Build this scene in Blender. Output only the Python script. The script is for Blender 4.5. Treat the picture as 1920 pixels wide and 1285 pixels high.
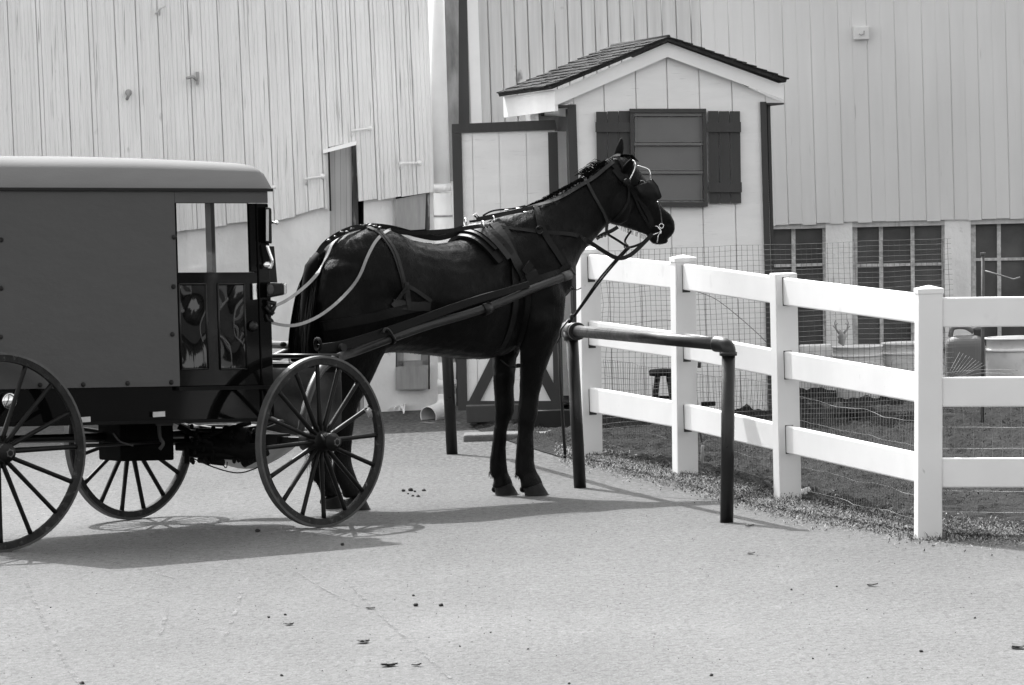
import bpy, bmesh, math, random
from mathutils import Vector, Matrix, noise as mnoise
from mathutils.bvhtree import BVHTree
random.seed(7)
R = math.radians
for o in list(bpy.data.objects): bpy.data.objects.remove(o)
SC = bpy.context.scene
COL = SC.collection

# ------------------------------------------------------------------ camera
FPX = 12000.0                       # focal length in pixels of the 1920 px wide photograph
CAMH = 2.68
PITCH = math.atan(587.5/FPX)
ROLL = 0.028
_f = Vector((0, math.cos(PITCH), -math.sin(PITCH)))
_u = Vector((0, math.sin(PITCH), math.cos(PITCH)))
_x = Vector((1, 0, 0))
C_R = math.cos(ROLL)*_x - math.sin(ROLL)*_u
C_U = math.sin(ROLL)*_x + math.cos(ROLL)*_u
cam_d = bpy.data.cameras.new('camera'); cam = bpy.data.objects.new('camera', cam_d); COL.objects.link(cam)
cam_d.sensor_width = 36; cam_d.lens = 36*FPX/1920; cam_d.clip_start = 1; cam_d.clip_end = 3000
M = Matrix((C_R, C_U, -_f)).transposed().to_4x4(); M.translation = (0, 0, CAMH)
cam.matrix_world = M
SC.camera = cam
CP = Vector((0, 0, CAMH))

# ------------------------------------------------------------------ light
SUNV = Vector((-0.37, 0.73, 1.0)).normalized()
EL = math.asin(SUNV.z)
w = bpy.data.worlds.new("World"); SC.world = w; w.use_nodes = True
nt = w.node_tree; nt.nodes.clear()
out = nt.nodes.new('ShaderNodeOutputWorld'); bg = nt.nodes.new('ShaderNodeBackground')
sky = nt.nodes.new('ShaderNodeTexSky'); sky.sky_type = 'NISHITA'; sky.sun_disc = False
sky.sun_elevation = EL; sky.sun_rotation = math.atan2(SUNV.x, SUNV.y)
sky.dust_density = 2.5; sky.air_density = 1.0
bw = nt.nodes.new('ShaderNodeRGBToBW')          # the photograph is black and white: the daylight is kept neutral
nt.links.new(sky.outputs[0], bw.inputs[0]); nt.links.new(bw.outputs[0], bg.inputs[0]); nt.links.new(bg.outputs[0], out.inputs[0])
bg.inputs[1].default_value = 0.15
sd = bpy.data.lights.new('sun', 'SUN'); sd.energy = 2.0; sd.angle = R(0.5); sd.color = (1, 1, 1)
so = bpy.data.objects.new('sun', sd); COL.objects.link(so)
so.rotation_euler = SUNV.to_track_quat('Z', 'Y').to_euler(); so.location = (-10, 30, 30)
SC.view_settings.view_transform = 'Standard'; SC.view_settings.look = 'None'
SC.view_settings.exposure = 2.02; SC.view_settings.gamma = 1

# ------------------------------------------------------------------ pixel <-> world helpers
def ray(px, py):
    return (_f*FPX + C_R*(px-960) - C_U*(py-642.5)).normalized()
def P(px, py, D):
    d = ray(px, py); return CP + d*(D/d.y)
def G(px, py, z=0.0):
    d = ray(px, py); return CP + d*((z-CAMH)/d.z)
def PL(px, py, p0, n):
    d = ray(px, py); return CP + d*((p0-CP).dot(n)/d.dot(n))

# ------------------------------------------------------------------ mesh helpers
WM = {}
class MB:
    def __init__(s): s.v = []; s.f = []; s.sm = []
    def face(s, pts, smooth=False):
        b = len(s.v); s.v += [Vector(p) for p in pts]; s.f.append(tuple(range(b, b+len(pts)))); s.sm.append(smooth)
    def hexa(s, p):            # 8 corners: bottom 0-3, top 4-7
        b = len(s.v); s.v += [Vector(q) for q in p]
        for f in ((3,2,1,0),(4,5,6,7),(0,1,5,4),(1,2,6,5),(2,3,7,6),(3,0,4,7)):
            s.f.append(tuple(b+i for i in f)); s.sm.append(False)
    def box(s, c, size, ax=None, ay=None, az=None):
        c = Vector(c); ax = Vector(ax or (1,0,0)).normalized(); ay = Vector(ay or (0,1,0)).normalized()
        az = Vector(az).normalized() if az else ax.cross(ay)
        hx, hy, hz = [k/2 for k in size]
        P8 = []
        for z in (-1, 1):
            for (x, y) in ((-1,-1),(1,-1),(1,1),(-1,1)):
                P8.append(c + ax*hx*x + ay*hy*y + az*hz*z)
        s.hexa(P8)
    def bar(s, a, b, wd, th, up=(0,0,1)):       # rectangular bar a->b, wd along up, th sideways
        a = Vector(a); b = Vector(b); t = (b-a).normalized(); up = Vector(up)
        sd_ = t.cross(up).normalized(); u2 = sd_.cross(t)
        s.box((a+b)/2, ((b-a).length, th, wd), t, sd_, u2)
    def rings(s, rs, closed=True, cap=True, smooth=True):
        b = len(s.v); n = len(rs[0])
        for r in rs: s.v += [Vector(p) for p in r]
        for i in range(len(rs)-1):
            for j in range(n if closed else n-1):
                k = (j+1) % n
                s.f.append((b+i*n+j, b+i*n+k, b+(i+1)*n+k, b+(i+1)*n+j)); s.sm.append(smooth)
        if cap and closed:
            s.f.append(tuple(b+j for j in reversed(range(n)))); s.sm.append(False)
            e = b+(len(rs)-1)*n
            s.f.append(tuple(e+j for j in range(n))); s.sm.append(False)
    def tube(s, pts, r, n=8, cap=True, smooth=True, closed=False):
        pts = [Vector(p) for p in pts]
        m = len(pts)
        if closed: pts = pts + [pts[0]]
        rr = r if isinstance(r, (list, tuple)) else [r]*len(pts)
        if len(rr) < len(pts): rr = list(rr)+[rr[0]]
        rs = []; prev = None
        for i, p in enumerate(pts):
            if closed: t = (pts[(i+1) % m] - pts[(i-1) % m])
            else: t = pts[min(i+1, len(pts)-1)] - pts[max(i-1, 0)]
            if t.length < 1e-9: t = Vector((0,0,1))
            t.normalize()
            if prev is None:
                a = Vector((0,0,1)) if abs(t.z) < .9 else Vector((1,0,0))
                u = t.cross(a).normalized()
            else:
                u = prev - t*prev.dot(t)
                u = u.normalized() if u.length > 1e-6 else t.orthogonal().normalized()
            prev = u; v = t.cross(u)
            rs.append([p + (u*math.cos(q)+v*math.sin(q))*rr[i] for q in (2*math.pi*k/n for k in range(n))])
        s.rings(rs, True, cap and not closed, smooth)
    def lathe(s, c, axis, prof, n=24, smooth=True):    # prof: (along, radius)
        c = Vector(c); axis = Vector(axis).normalized(); u = axis.orthogonal().normalized(); v = axis.cross(u)
        rs = [[c + axis*a + (u*math.cos(q)+v*math.sin(q))*max(r, 1e-4) for q in (2*math.pi*k/n for k in range(n))] for a, r in prof]
        s.rings(rs, True, True, smooth)
    def blob(s, c, r, n=8, m=6, jit=0.0, axes=None):
        c = Vector(c); r = Vector(r) if not isinstance(r, (int, float)) else Vector((r,r,r))
        rs = []
        ph = random.random()*50
        for i in range(m+1):
            th = math.pi*i/m
            ring = []
            for k in range(n):
                q = 2*math.pi*k/n
                d = Vector((math.sin(th)*math.cos(q), math.sin(th)*math.sin(q), math.cos(th)))
                kk = 1 + jit*mnoise.noise(d*1.7 + Vector((ph,0,0)))*2
                w_ = Vector((d.x*r.x, d.y*r.y, d.z*r.z))*kk
                if axes: w_ = axes[0]*w_.x + axes[1]*w_.y + axes[2]*w_.z
                ring.append(c+w_)
            rs.append(ring)
        s.rings(rs, True, False, True)
    def ribbon(s, pts, nrm, wd, th=0.004, smooth=True):
        rs = []
        for i, p in enumerate(pts):
            t = (pts[min(i+1, len(pts)-1)] - pts[max(i-1, 0)]).normalized()
            n_ = (nrm[i] - t*nrm[i].dot(t)); n_ = n_.normalized() if n_.length > 1e-6 else t.orthogonal().normalized()
            b_ = t.cross(n_); w_ = (wd[i] if isinstance(wd, (list, tuple)) else wd)/2
            rs.append([p-b_*w_, p-b_*w_+n_*th, p+b_*w_+n_*th, p+b_*w_])
        s.rings(rs, True, True, False)
    def mesh(s, name, inv=None):
        me = bpy.data.meshes.new(name)
        vs = [tuple((inv @ v) if inv else v) for v in s.v]
        me.from_pydata(vs, [], s.f)
        me.polygons.foreach_set('use_smooth', s.sm)
        me.validate(); me.update(); return me
    def build(s, name, mat, parent=None, fix=True, bevel=0, seg=2):
        if parent is not None:
            inv = wmat(parent).inverted()
        else: inv = None
        me = s.mesh(name, inv)
        if fix:
            bm = bmesh.new(); bm.from_mesh(me); bmesh.ops.remove_doubles(bm, verts=bm.verts, dist=1e-6)
            bmesh.ops.recalc_face_normals(bm, faces=bm.faces); bm.to_mesh(me); bm.free()
        ob = bpy.data.objects.new(name, me); COL.objects.link(ob)
        if mat: me.materials.append(mat)
        if parent is not None: ob.parent = parent
        if bevel:
            m_ = ob.modifiers.new('bevel', 'BEVEL'); m_.width = bevel; m_.segments = seg; m_.limit_method = 'ANGLE'; m_.angle_limit = R(50)
            m_.harden_normals = False
        return ob
def wmat(o):
    if o.name in WM: return WM[o.name]
    if o.parent: return wmat(o.parent)
    return Matrix.Identity(4)
def empty(name, loc, label, cat, group=None, rz=0):
    o = bpy.data.objects.new(name, None); COL.objects.link(o); o.empty_display_size = .2
    o.location = loc; o.rotation_euler = (0, 0, rz)
    WM[o.name] = Matrix.Translation(Vector(loc)) @ Matrix.Rotation(rz, 4, 'Z')
    return tag(o, label, cat, group)
def tag(o, label=None, cat=None, group=None, kind=None):
    if label: o['label'] = label
    if cat: o['category'] = cat
    if group: o['group'] = group
    if kind: o['kind'] = kind
    return o
def single(mb, name, mat, base, label, cat, group=None, bevel=0, fix=True):
    """a thing that is one mesh, its origin at its base"""
    base = Vector(base)
    for i, v in enumerate(mb.v): mb.v[i] = v - base
    o = mb.build(name, mat, None, fix, bevel); o.location = base
    return tag(o, label, cat, group)
def spline(pts, k=6):
    pts = [Vector(p) for p in pts]; res = []
    for i in range(len(pts)-1):
        p0 = pts[max(i-1, 0)]; p1 = pts[i]; p2 = pts[i+1]; p3 = pts[min(i+2, len(pts)-1)]
        for j in range(k):
            t = j/k
            res.append(0.5*((2*p1)+(p2-p0)*t+(2*p0-5*p1+4*p2-p3)*t*t+(3*p1-p0-3*p2+p3)*t*t*t))
    res.append(pts[-1]); return res

# ------------------------------------------------------------------ materials (all grey: a black and white photograph)
def mat(name, c, rough=.6, var=.15, vs=8, st=(1,1,1), bump=0.0, bs=60, bst=None, spec=.4, metal=0.0,
        cracks=None, spots=None, coat=0.0, rvar=0.0, det=5):
    m = bpy.data.materials.new(name); m.use_nodes = True; t = m.node_tree; N = t.nodes; L = t.links
    b = N['Principled BSDF']
    b.inputs['Roughness'].default_value = rough; b.inputs['Specular IOR Level'].default_value = spec
    b.inputs['Metallic'].default_value = metal; b.inputs['Coat Weight'].default_value = coat
    b.inputs['Coat Roughness'].default_value = .06
    tc = N.new('ShaderNodeTexCoord')
    def nz(scale, stretch, detail=6, rgh=.6):
        mp = N.new('ShaderNodeMapping'); mp.inputs['Scale'].default_value = stretch
        L.new(tc.outputs['Object'], mp.inputs[0])
        n_ = N.new('ShaderNodeTexNoise'); n_.inputs['Scale'].default_value = scale
        n_.inputs['Detail'].default_value = detail; n_.inputs['Roughness'].default_value = rgh
        L.new(mp.outputs[0], n_.inputs['Vector']); return n_.outputs['Fac']
    def mr(src, a, b_, c_, d):
        r_ = N.new('ShaderNodeMapRange'); r_.inputs[1].default_value = a; r_.inputs[2].default_value = b_
        r_.inputs[3].default_value = c_; r_.inputs[4].default_value = d; L.new(src, r_.inputs[0]); return r_.outputs[0]
    def mul(a, b_):
        q = N.new('ShaderNodeMath'); q.operation = 'MULTIPLY'
        L.new(a, q.inputs[0])
        if isinstance(b_, (int, float)): q.inputs[1].default_value = b_
        else: L.new(b_, q.inputs[1])
        return q.outputs[0]
    val = mr(nz(vs, st), .3, .7, c*(1-var), c*(1+var))
    for ck in (cracks or []):        # (scale, stretch, lo, hi, dark)
        val = mul(val, mr(nz(ck[0], ck[1], 3, .5), ck[2], ck[3], ck[4], 1.0))
    for sp in (spots or []):
        val = mul(val, mr(nz(sp[0], sp[1], 4, .6), sp[2], sp[3], 1.0, sp[4]))
    cb = N.new('ShaderNodeCombineColor')
    for i in range(3): L.new(val, cb.inputs[i])
    L.new(cb.outputs[0], b.inputs['Base Color'])
    if rvar:
        L.new(mr(nz(vs*2.3, st), .3, .7, max(rough-rvar, .02), min(rough+rvar, 1)), b.inputs['Roughness'])
    if bump:
        bp = N.new('ShaderNodeBump'); bp.inputs['Strength'].default_value = 1.0; bp.inputs['Distance'].default_value = bump
        L.new(nz(bs, bst or st, det, .6), bp.inputs['Height']); L.new(bp.outputs[0], b.inputs['Normal'])
    return m
V3 = Vector
M_asph = mat('asphalt', .101, .92, .07, .55, (1,1,1), .014, 26, (1,.55,1), spec=.2,
    cracks=[(30, (1,.5,1), .32, .52, .70), (95, (1,.75,1), .30, .50, .55)], spots=[(80, (1,.75,1), .55, .70, 1.6), (24, (1,.5,1), .55, .72, 1.28), (.45, (1,.6,1), .45, .7, 1.10), (4, (1,.5,1), .5, .8, 1.15)])
M_gravel = mat('gravel', .112, .95, .12, 3, (1,.5,1), .02, 30, (1,.6,1), spec=.2, spots=[(34, (1,.5,1), .56, .70, 1.9)], cracks=[(26, (1,.5,1), .36, .52, .5)])
M_soil = mat('soil', .012, 1, .45, 6, (1,1,1), .05, 14, spec=.2, spots=[(30, (1,1,1), .6, .72, 2.2)])
M_wallL = mat('weathered_white_siding', .84, .75, .05, 3, (6,6,.4), .0015, 60, (8,8,.2),
    cracks=[(1.1, (1,1,.6), .3, .6, .90), (5, (2,2,1), .20, .29, .72), (9, (9,9,.22), .26, .36, .42), (14, (5,5,.12), .30, .5, .88), (22, (9,9,.5), .22, .34, .7), (2.0, (4,4,.3), .25, .6, .95)])
M_wallM = mat('knotty_boards', .55, .8, .12, 3, (8,8,.35), .001, 60, (8,8,.2),
    cracks=[(7, (7,7,.25), .24, .34, .6), (6, (1,1,.75), .23, .30, .35)])
M_wallR = mat('grey_painted_boards', .66, .7, .04, 2, (4,4,.35), .001, 50, (6,6,.3),
    cracks=[(1.1, (1,1,.6), .3, .6, .92), (9, (8,8,.35), .20, .30, .6), (7, (1,1,.7), .20, .27, .5)])
M_found = mat('foundation_plaster', .78, .9, .10, 2.5, (1,1,.7), .012, 9, cracks=[(3, (1.6,1.6,.5), .25, .5, .86), (14, (1,1,1), .2, .32, .7)])
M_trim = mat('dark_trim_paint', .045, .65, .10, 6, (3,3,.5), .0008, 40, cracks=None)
M_trimw = mat('peeling_trim_paint', .06, .8, .25, 8, (5,5,.5), .004, 18, spots=[(9, (4,4,.35), .55, .62, 5.5)])
M_shed = mat('shed_white_siding', .84, .7, .04, 3, (1,1,5), .0012, 60, (1,1,7), cracks=[(12, (.6,.6,9), .20, .34, .72), (3, (1,1,1), .2, .5, .95)])
M_white = mat('white_board_paint', .86, .6, .04, 5, (1,1,1), .0006, 50, spots=None)
M_vinyl = mat('white_vinyl', .69, .45, .03, 3, (1,1,1), .0006, 9, cracks=[(5, (1,1,1), .22, .34, .86), (1.6, (1,1,1), .3, .55, .93), (30, (1,1,.5), .20, .27, .6)])
M_pane = mat('shed_window_panel', .14, .5, .05, 6, (1,1,1), .0006, 60)
M_shing = mat('shingle', .034, .95, .3, 12, (1,1,1), .004, 160, spec=.2, spots=[(60, (1,1,1), .55, .7, 1.8)])
M_glass = mat('dark_window_glass', .072, .32, .5, 2.5, (1,1,1), .002, 3, spec=.35, rvar=.04)
M_steel = mat('black_steel_pipe', .009, .36, .4, 9, (1,1,1), .0015, 28, spec=.35, rvar=.1)
M_pvc = mat('white_plastic_pipe', .70, .4, .04, 6)
M_ply = mat('weathered_plywood', .33, .85, .14, 8, (4,4,.6), .001, 60)
M_conc = mat('concrete', .11, .95, .2, 8, (1,1,1), .01, 40)
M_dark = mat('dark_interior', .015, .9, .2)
M_wire = mat('dull_wire', .09, .6, .3, 20, metal=.3)
M_wirel = mat('bright_wire', .24, .5, .3, 20, metal=.3)
M_grey = mat('grey_buggy_panel', .056, .46, .04, 3, (1,1,2), .004, 3, spec=.4, rvar=.06, spots=[(9, (1,1,5), .68, .76, 1.22)], cracks=[(30, (2,2,2), .16, .22, 1.6)])
M_roof = mat('roof_fabric', .155, .8, .06, 4, (.5,.5,3), .0010, 60, spec=.08)
M_gloss = mat('black_gloss_paint', .003, .07, .2, 3, (1,1,1), .012, 1.1, (2.2,2.2,1.2), spec=.15, det=0)
M_door = mat('black_door_gloss', .003, .05, .2, 3, (1,1,1), .045, 1.0, (6,6,4.2), spec=.45, det=0)
M_blk = mat('black_paint', .006, .34, .3, 8, (1,1,1), .001, 20, spec=.3)
M_matte = mat('matte_black', .005, .8, .3, 8, spec=.15)
M_rim = mat('worn_wheel_rim', .019, .7, .45, 16, (1,1,1), .003, 40, spec=.2, spots=[(26, (1,1,1), .58, .68, 3.0)], cracks=[(9,(1,1,1),.3,.5,.6)])
M_tyre = mat('steel_tyre', .06, .5, .3, 12, (1,1,1), .001, 60, spec=.4)
M_spoke = mat('spoke_paint', .007, .46, .3, 10, (1,1,1), .0008, 60, spec=.16)
M_horse = mat('black_coat', .0042, .45, .5, 7, (1,1,1), .0030, 60, (1.6,1.6,.45), spec=.075, rvar=.12)
M_hair = mat('horse_hair', .002, .6, .5, 30, spec=.04)
M_hoof = mat('hoof_horn', .016, .7, .35, 24, (1,1,.4), .002, 60, spec=.15)
M_leath = mat('black_leather', .005, .45, .3, 20, (1,1,1), .0012, 90, spec=.13)
M_strap = mat('light_webbing', .24, .6, .15, 30)
M_strapd = mat('grey_webbing', .009, .55, .2, 30, spec=.25)
M_chrome = mat('bright_metal', .75, .18, .1, 10, metal=1.0)
M_canvas = mat('grey_canvas', .045, .8, .25, 5, (1,1,1), .012, 9)
M_sheet = mat('white_sheet', .42, .5, .1, 6, (1,1,1), .01, 8)
M_wood = mat('shaft_wood', .012, .42, .25, 10, (1,1,1), .0008, 60, spec=.35, spots=[(25,(1,1,1),.6,.7,2.2)])
M_lens = mat('lamp_lens', .5, .12, .1, 10, spec=.8)
M_tub = mat('pale_plastic_tub', .8, .6, .1, 6, cracks=[(9,(1,1,1),.25,.4,.75)])
M_can = mat('grey_plastic_can', .14, .6, .12, 6)
M_straw = mat('dry_litter', .20, .9, .6, 40)
M_grass = mat('dull_grass', .035, .8, .4, 20)
M_leaf = mat('dry_leaf', .045, .8, .5, 30)
M_dung = mat('dark_clod', .02, .9, .4, 40)
M_stone = mat('pale_stone', .4, .9, .2, 12, bump=.006, bs=30)

def glass_mat():
    m = bpy.data.materials.new('clear_window_glass'); m.use_nodes = True; t = m.node_tree; N = t.nodes; L = t.links
    b = N['Principled BSDF']; o = N['Material Output']
    b.inputs['Base Color'].default_value = (.9,.9,.9,1); b.inputs['Roughness'].default_value = .03
    g = N.new('ShaderNodeBsdfTransparent'); g.inputs[0].default_value = (.93,.93,.93,1)
    gl = N.new('ShaderNodeBsdfGlossy'); gl.inputs['Roughness'].default_value = .03
    mx = N.new('ShaderNodeMixShader'); fr = N.new('ShaderNodeFresnel'); fr.inputs[0].default_value = 1.45
    L.new(fr.outputs[0], mx.inputs[0]); L.new(g.outputs[0], mx.inputs[1]); L.new(gl.outputs[0], mx.inputs[2]); L.new(mx.outputs[0], o.inputs[0])
    return m
M_clear = glass_mat()

# ================================================================== GROUND
def ground_mat():
    m = M_asph; t = m.node_tree; N = t.nodes; L = t.links; b = N['Principled BSDF']
    src = b.inputs['Base Color'].links[0].from_socket
    tc = N.new('ShaderNodeTexCoord'); sp = N.new('ShaderNodeSeparateXYZ'); L.new(tc.outputs['Object'], sp.inputs[0])
    def nz(sc, det, st=(1,1,1)):
        mp = N.new('ShaderNodeMapping'); mp.inputs['Scale'].default_value = st; L.new(tc.outputs['Object'], mp.inputs[0])
        n_ = N.new('ShaderNodeTexNoise'); n_.inputs['Scale'].default_value = sc; n_.inputs['Detail'].default_value = det; L.new(mp.outputs[0], n_.inputs['Vector']); return n_.outputs['Fac']
    def mth(op, a, b_):
        q = N.new('ShaderNodeMath'); q.operation = op
        for k, v in enumerate((a, b_)):
            if isinstance(v, (int, float)): q.inputs[k].default_value = v
            else: L.new(v, q.inputs[k])
        return q.outputs[0]
    def mr(src_, a, b_, c, d):
        r_ = N.new('ShaderNodeMapRange'); L.new(src_, r_.inputs[0])
        for k, v in enumerate((a, b_, c, d)): r_.inputs[k+1].default_value = v
        return r_.outputs[0]
    # distance line of the gravel edge runs from far left to near right
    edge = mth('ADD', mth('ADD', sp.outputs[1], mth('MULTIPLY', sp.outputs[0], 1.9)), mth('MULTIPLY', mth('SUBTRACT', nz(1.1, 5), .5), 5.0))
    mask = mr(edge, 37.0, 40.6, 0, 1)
    coarse = mth('MULTIPLY', mr(nz(30, 3, (1,.45,1)), .34, .66, .50, 1.25), mr(nz(1.3, 4), .35, .65, .74, .92))
    # worn, paler wheel tracks and darker stains on the open yard
    tracks = mr(nz(1.0, 4, (.9,.16,1)), .36, .64, .93, 1.07)
    stains = mr(nz(2.2, 5, (1,.7,1)), .22, .36, .86, 1.0)
    yard_tone = mr(edge, 31.5, 38.5, 1.04, .80)      # the open drive is paler than the strip along the fence
    f0 = mth('MULTIPLY', mth('MULTIPLY', tracks, stains), yard_tone)
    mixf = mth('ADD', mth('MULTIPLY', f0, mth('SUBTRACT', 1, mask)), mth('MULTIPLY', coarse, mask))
    cb = N.new('ShaderNodeCombineColor')
    sc_ = N.new('ShaderNodeSeparateColor'); L.new(src, sc_.inputs[0]); v = mth('MULTIPLY', sc_.outputs[0], mixf)
    for k in range(3): L.new(v, cb.inputs[k])
    L.new(cb.outputs[0], b.inputs['Base Color'])
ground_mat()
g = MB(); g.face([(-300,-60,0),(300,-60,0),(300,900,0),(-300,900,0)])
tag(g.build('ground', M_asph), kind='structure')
def streak_mat():
    m = mat('pale_scuff', .118, .9, .1, 9); t = m.node_tree; N = t.nodes; L = t.links
    o = N['Material Output']; b = N['Principled BSDF']; tr = N.new('ShaderNodeBsdfTransparent'); mx = N.new('ShaderNodeMixShader')
    tc = N.new('ShaderNodeTexCoord'); n_ = N.new('ShaderNodeTexNoise'); n_.inputs['Scale'].default_value = 5; n_.inputs['Detail'].default_value = 8
    r_ = N.new('ShaderNodeMapRange'); r_.inputs[1].default_value = .42; r_.inputs[2].default_value = .66; r_.inputs[3].default_value = 0; r_.inputs[4].default_value = .9
    L.new(tc.outputs['Object'], n_.inputs['Vector']); L.new(n_.outputs['Fac'], r_.inputs[0]); L.new(r_.outputs[0], mx.inputs[0]); L.new(tr.outputs[0], mx.inputs[1]); L.new(b.outputs[0], mx.inputs[2]); L.new(mx.outputs[0], o.inputs[0])
    return m
m = MB()
for pts, wd in (([(48,1090),(75,1150),(112,1225),(150,1283)],.020),([(640,1080),(700,1140),(770,1205),(860,1285)],.016),([(560,1075),(600,1100),(655,1128),(700,1150)],.012),([(420,1200),(440,1150),(452,1110)],.02),([(300,1190),(315,1140)],.02),([(130,1040),(220,1056),(330,1085)],.012)):
    q = spline([G(x,y,.004) for x,y in pts],4)
    for a,b in zip(q,q[1:]):
        d = (b-a).normalized(); n_ = V3((-d.y,d.x,0))*wd*.5; m.face([a-n_,b-n_,b+n_,a+n_])
tag(m.build('pavement_scuffs', streak_mat(), fix=False), kind='structure')
# gravelly apron by the barn
def sheet(name, pix, mat_, z, kind, sub=None):
    m = MB(); m.face([G(x, y, z) for x, y in pix]); o = m.build(name, mat_); tag(o, kind=kind); return o
m = MB(); m.face([(13,-60,.004),(300,-60,.004),(300,300,.004),(18,300,.004),(14,38,.004)]); tag(m.build('unseen_dark_field', mat('added_field_grass', .045, .95, .3, 2)), kind='structure')  # unseen dark field, added to put dark patches in the door reflections
m = MB()
for k in range(70):
    a = R(-150+k*2.4); q = V3((0,30,0))+V3((math.cos(a), math.sin(a), 0))*random.uniform(78,90); h = random.uniform(7,13)
    m.blob(q+V3((0,0,h*.45)), (random.uniform(3,5),random.uniform(3,5),h*.6), 12, 9, .3)
tag(m.build('unseen_dark_wood', mat('added_wood_foliage', .03, .9, .5, .6, bump=.6, bs=1.5)), kind='stuff')  # unseen band of dark trees, added to be mirrored in the glossy door
# garden bed behind the fence: bumpy sheet
edge = [(880,798),(905,812),(960,830),(1060,862),(1130,872),(1190,888),(1260,905),(1350,930),(1450,958),(1540,975),(1640,990),(1716,1003),(1860,1012),(2100,1022),(2900,1050)]
def edge_world():
    return [G(x, y) for x, y in edge]
EW = edge_world()
m = MB(); NX, NY = 260, 150
rows = []
for i in range(NX+1):
    t = i/NX*(len(EW)-1); k = min(int(t), len(EW)-2); a = EW[k].lerp(EW[k+1], t-k)
    a = a + V3((0, .10*mnoise.noise(V3((t*3.1, 0, 0))) , 0))
    far = V3((a.x*.55+ .35 if a.x < .6 else a.x+.6, 45.9, 0))
    row = []
    for j in range(NY+1):
        s_ = (j/NY)**1.3; p = a.lerp(far, s_)
        h = .006 + .06*min(1, s_*6)*(0.5+0.5*mnoise.noise(p*2.3)) + .05*min(1, s_*8)*mnoise.noise(p*6) + .03*min(1, s_*8)*mnoise.noise(p*15)
        row.append(V3((p.x, p.y, max(h, .005))))
    rows.append(row)
m.rings(rows, closed=False, cap=False)
tag(m.build('garden_soil', M_soil), kind='structure')

# ================================================================== BARN
nL = V3((math.sin(R(12)), -math.cos(R(12)), 0)); pL0 = P(850, 400, 45.3)
nR = V3((0, -1, 0)); pR0 = V3((0, 46, 0))
def WL(px, py, off=0): return PL(px, py, pL0 + nL*off, nL)
def WR(px, py, off=0): return PL(px, py, pR0 + nR*off, nR)
def interp(tab, x):
    if x <= tab[0][0]: 
        a, b = tab[0], tab[1]
    elif x >= tab[-1][0]: a, b = tab[-2], tab[-1]
    else:
        for a, b in zip(tab, tab[1:]):
            if x <= b[0]: break
    return a[1] + (b[1]-a[1])*(x-a[0])/(b[0]-a[0])
YTOP = -28
def siding(mb, W, xs, lean, yb, ytop, seam=.014, gdepth=.0036, gstep=8, jit=.006, th=.03, ybf=None, alt=False):
    """boards between seam pixels xs (measured at y 200), each with fine vertical grooves"""
    for ib, (a, b) in enumerate(zip(xs, xs[1:])):
        off = random.uniform(0, jit) if not alt or ib % 2 == 0 else off
        sm0 = seam if not alt or ib % 2 == 0 else .0012; sm1 = seam if not alt or ib % 2 == 1 else .0012
        n = max(1, round((b-a)/gstep)) if gstep else 1
        prof = []
        g0 = .7
        prof.append((a+.12, off-sm0)); prof.append((a+g0+.6, off))
        if gstep:
            for k in range(1, n):
                x = a + (b-a)*k/n + random.uniform(-.4, .4)
                gd = gdepth*random.choice((.7, 1, 1, 1.2, 1.2, 2.6))
                prof += [(x-.9, off), (x, off-gd), (x+.9, off)]
        prof.append((b-g0-.6, off)); prof.append((b-.12, off-sm1))
        yj = random.uniform(-2.5, 2.5)
        lo = []; hi = []; bk = []
        for x, o_ in prof:
            x0 = x; y0 = (ybf(x) if ybf else yb) + yj
            le = lean(x)
            xb = x + le*(y0-200)
            xt = x + le*(ytop-200)
            lo.append(W(xb, y0, o_)); hi.append(W(xt, ytop, o_)); bk.append(W(xb, y0, -th))
        for i in range(len(prof)-1):
            mb.face([lo[i], lo[i+1], hi[i+1], hi[i]]); mb.face([bk[i], bk[i+1], lo[i+1], lo[i]])
barn = empty('barn', (0, 47, 0), 'old pale wooden barn with plank walls above a plastered foundation, behind the horse and shed', 'barn')
# left wall siding
sb = [(-1400, 540), (-80, 505), (0, 490), (333,432),(420,421),(510,412),(620,386),(680,378),(740,368),(805,358),(860,350)]
leanL = lambda x: .045
xsL = list(range(-1260,-60,48)) + [-60,22,75,130,172,222,262,303,360,415,455,505,545,570,600,612]
m = MB()
siding(m, WL, xsL, leanL, 0, YTOP, ybf=lambda x: interp(sb, x))
siding(m, WL, [612, 640, 664], leanL, 0, YTOP, ybf=lambda x: 276-(x-612)*.22)
siding(m, WL, [664, 700, 745, 775, 822], leanL, 0, YTOP, ybf=lambda x: interp(sb, x))
m.build('plank_siding', M_wallL, barn, fix=False)
m = MB()
for (xa, xb_, yb_) in ((-1300,612,300),(684,860,300),(612,684,240)): m.face([WL(xa,yb_ if xa == 612 else 470 if xa < 0 else 345,-.045),WL(xb_,yb_ if xa == 612 else 340,-.045),WL(xb_,-26,-.045),WL(xa,-26,-.045)])
m.build('gap_backing', mat('gap_backing_grey', .22, .9, .5, 3, (3,3,.8)), barn, fix=False)  # backing sheet added behind the boards so no light shows through the gaps
# backing of left wall with openings, foundation plaster
def quadL(mb, x0, y0, x1, y1, off, y0b=None, y1b=None, th=.0):
    mb.face([WL(x0, y1, off), WL(x1, y1b if y1b is not None else y1, off), WL(x1, y0b if y0b is not None else y0, off), WL(x0, y0, off)])
m = MB()
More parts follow.
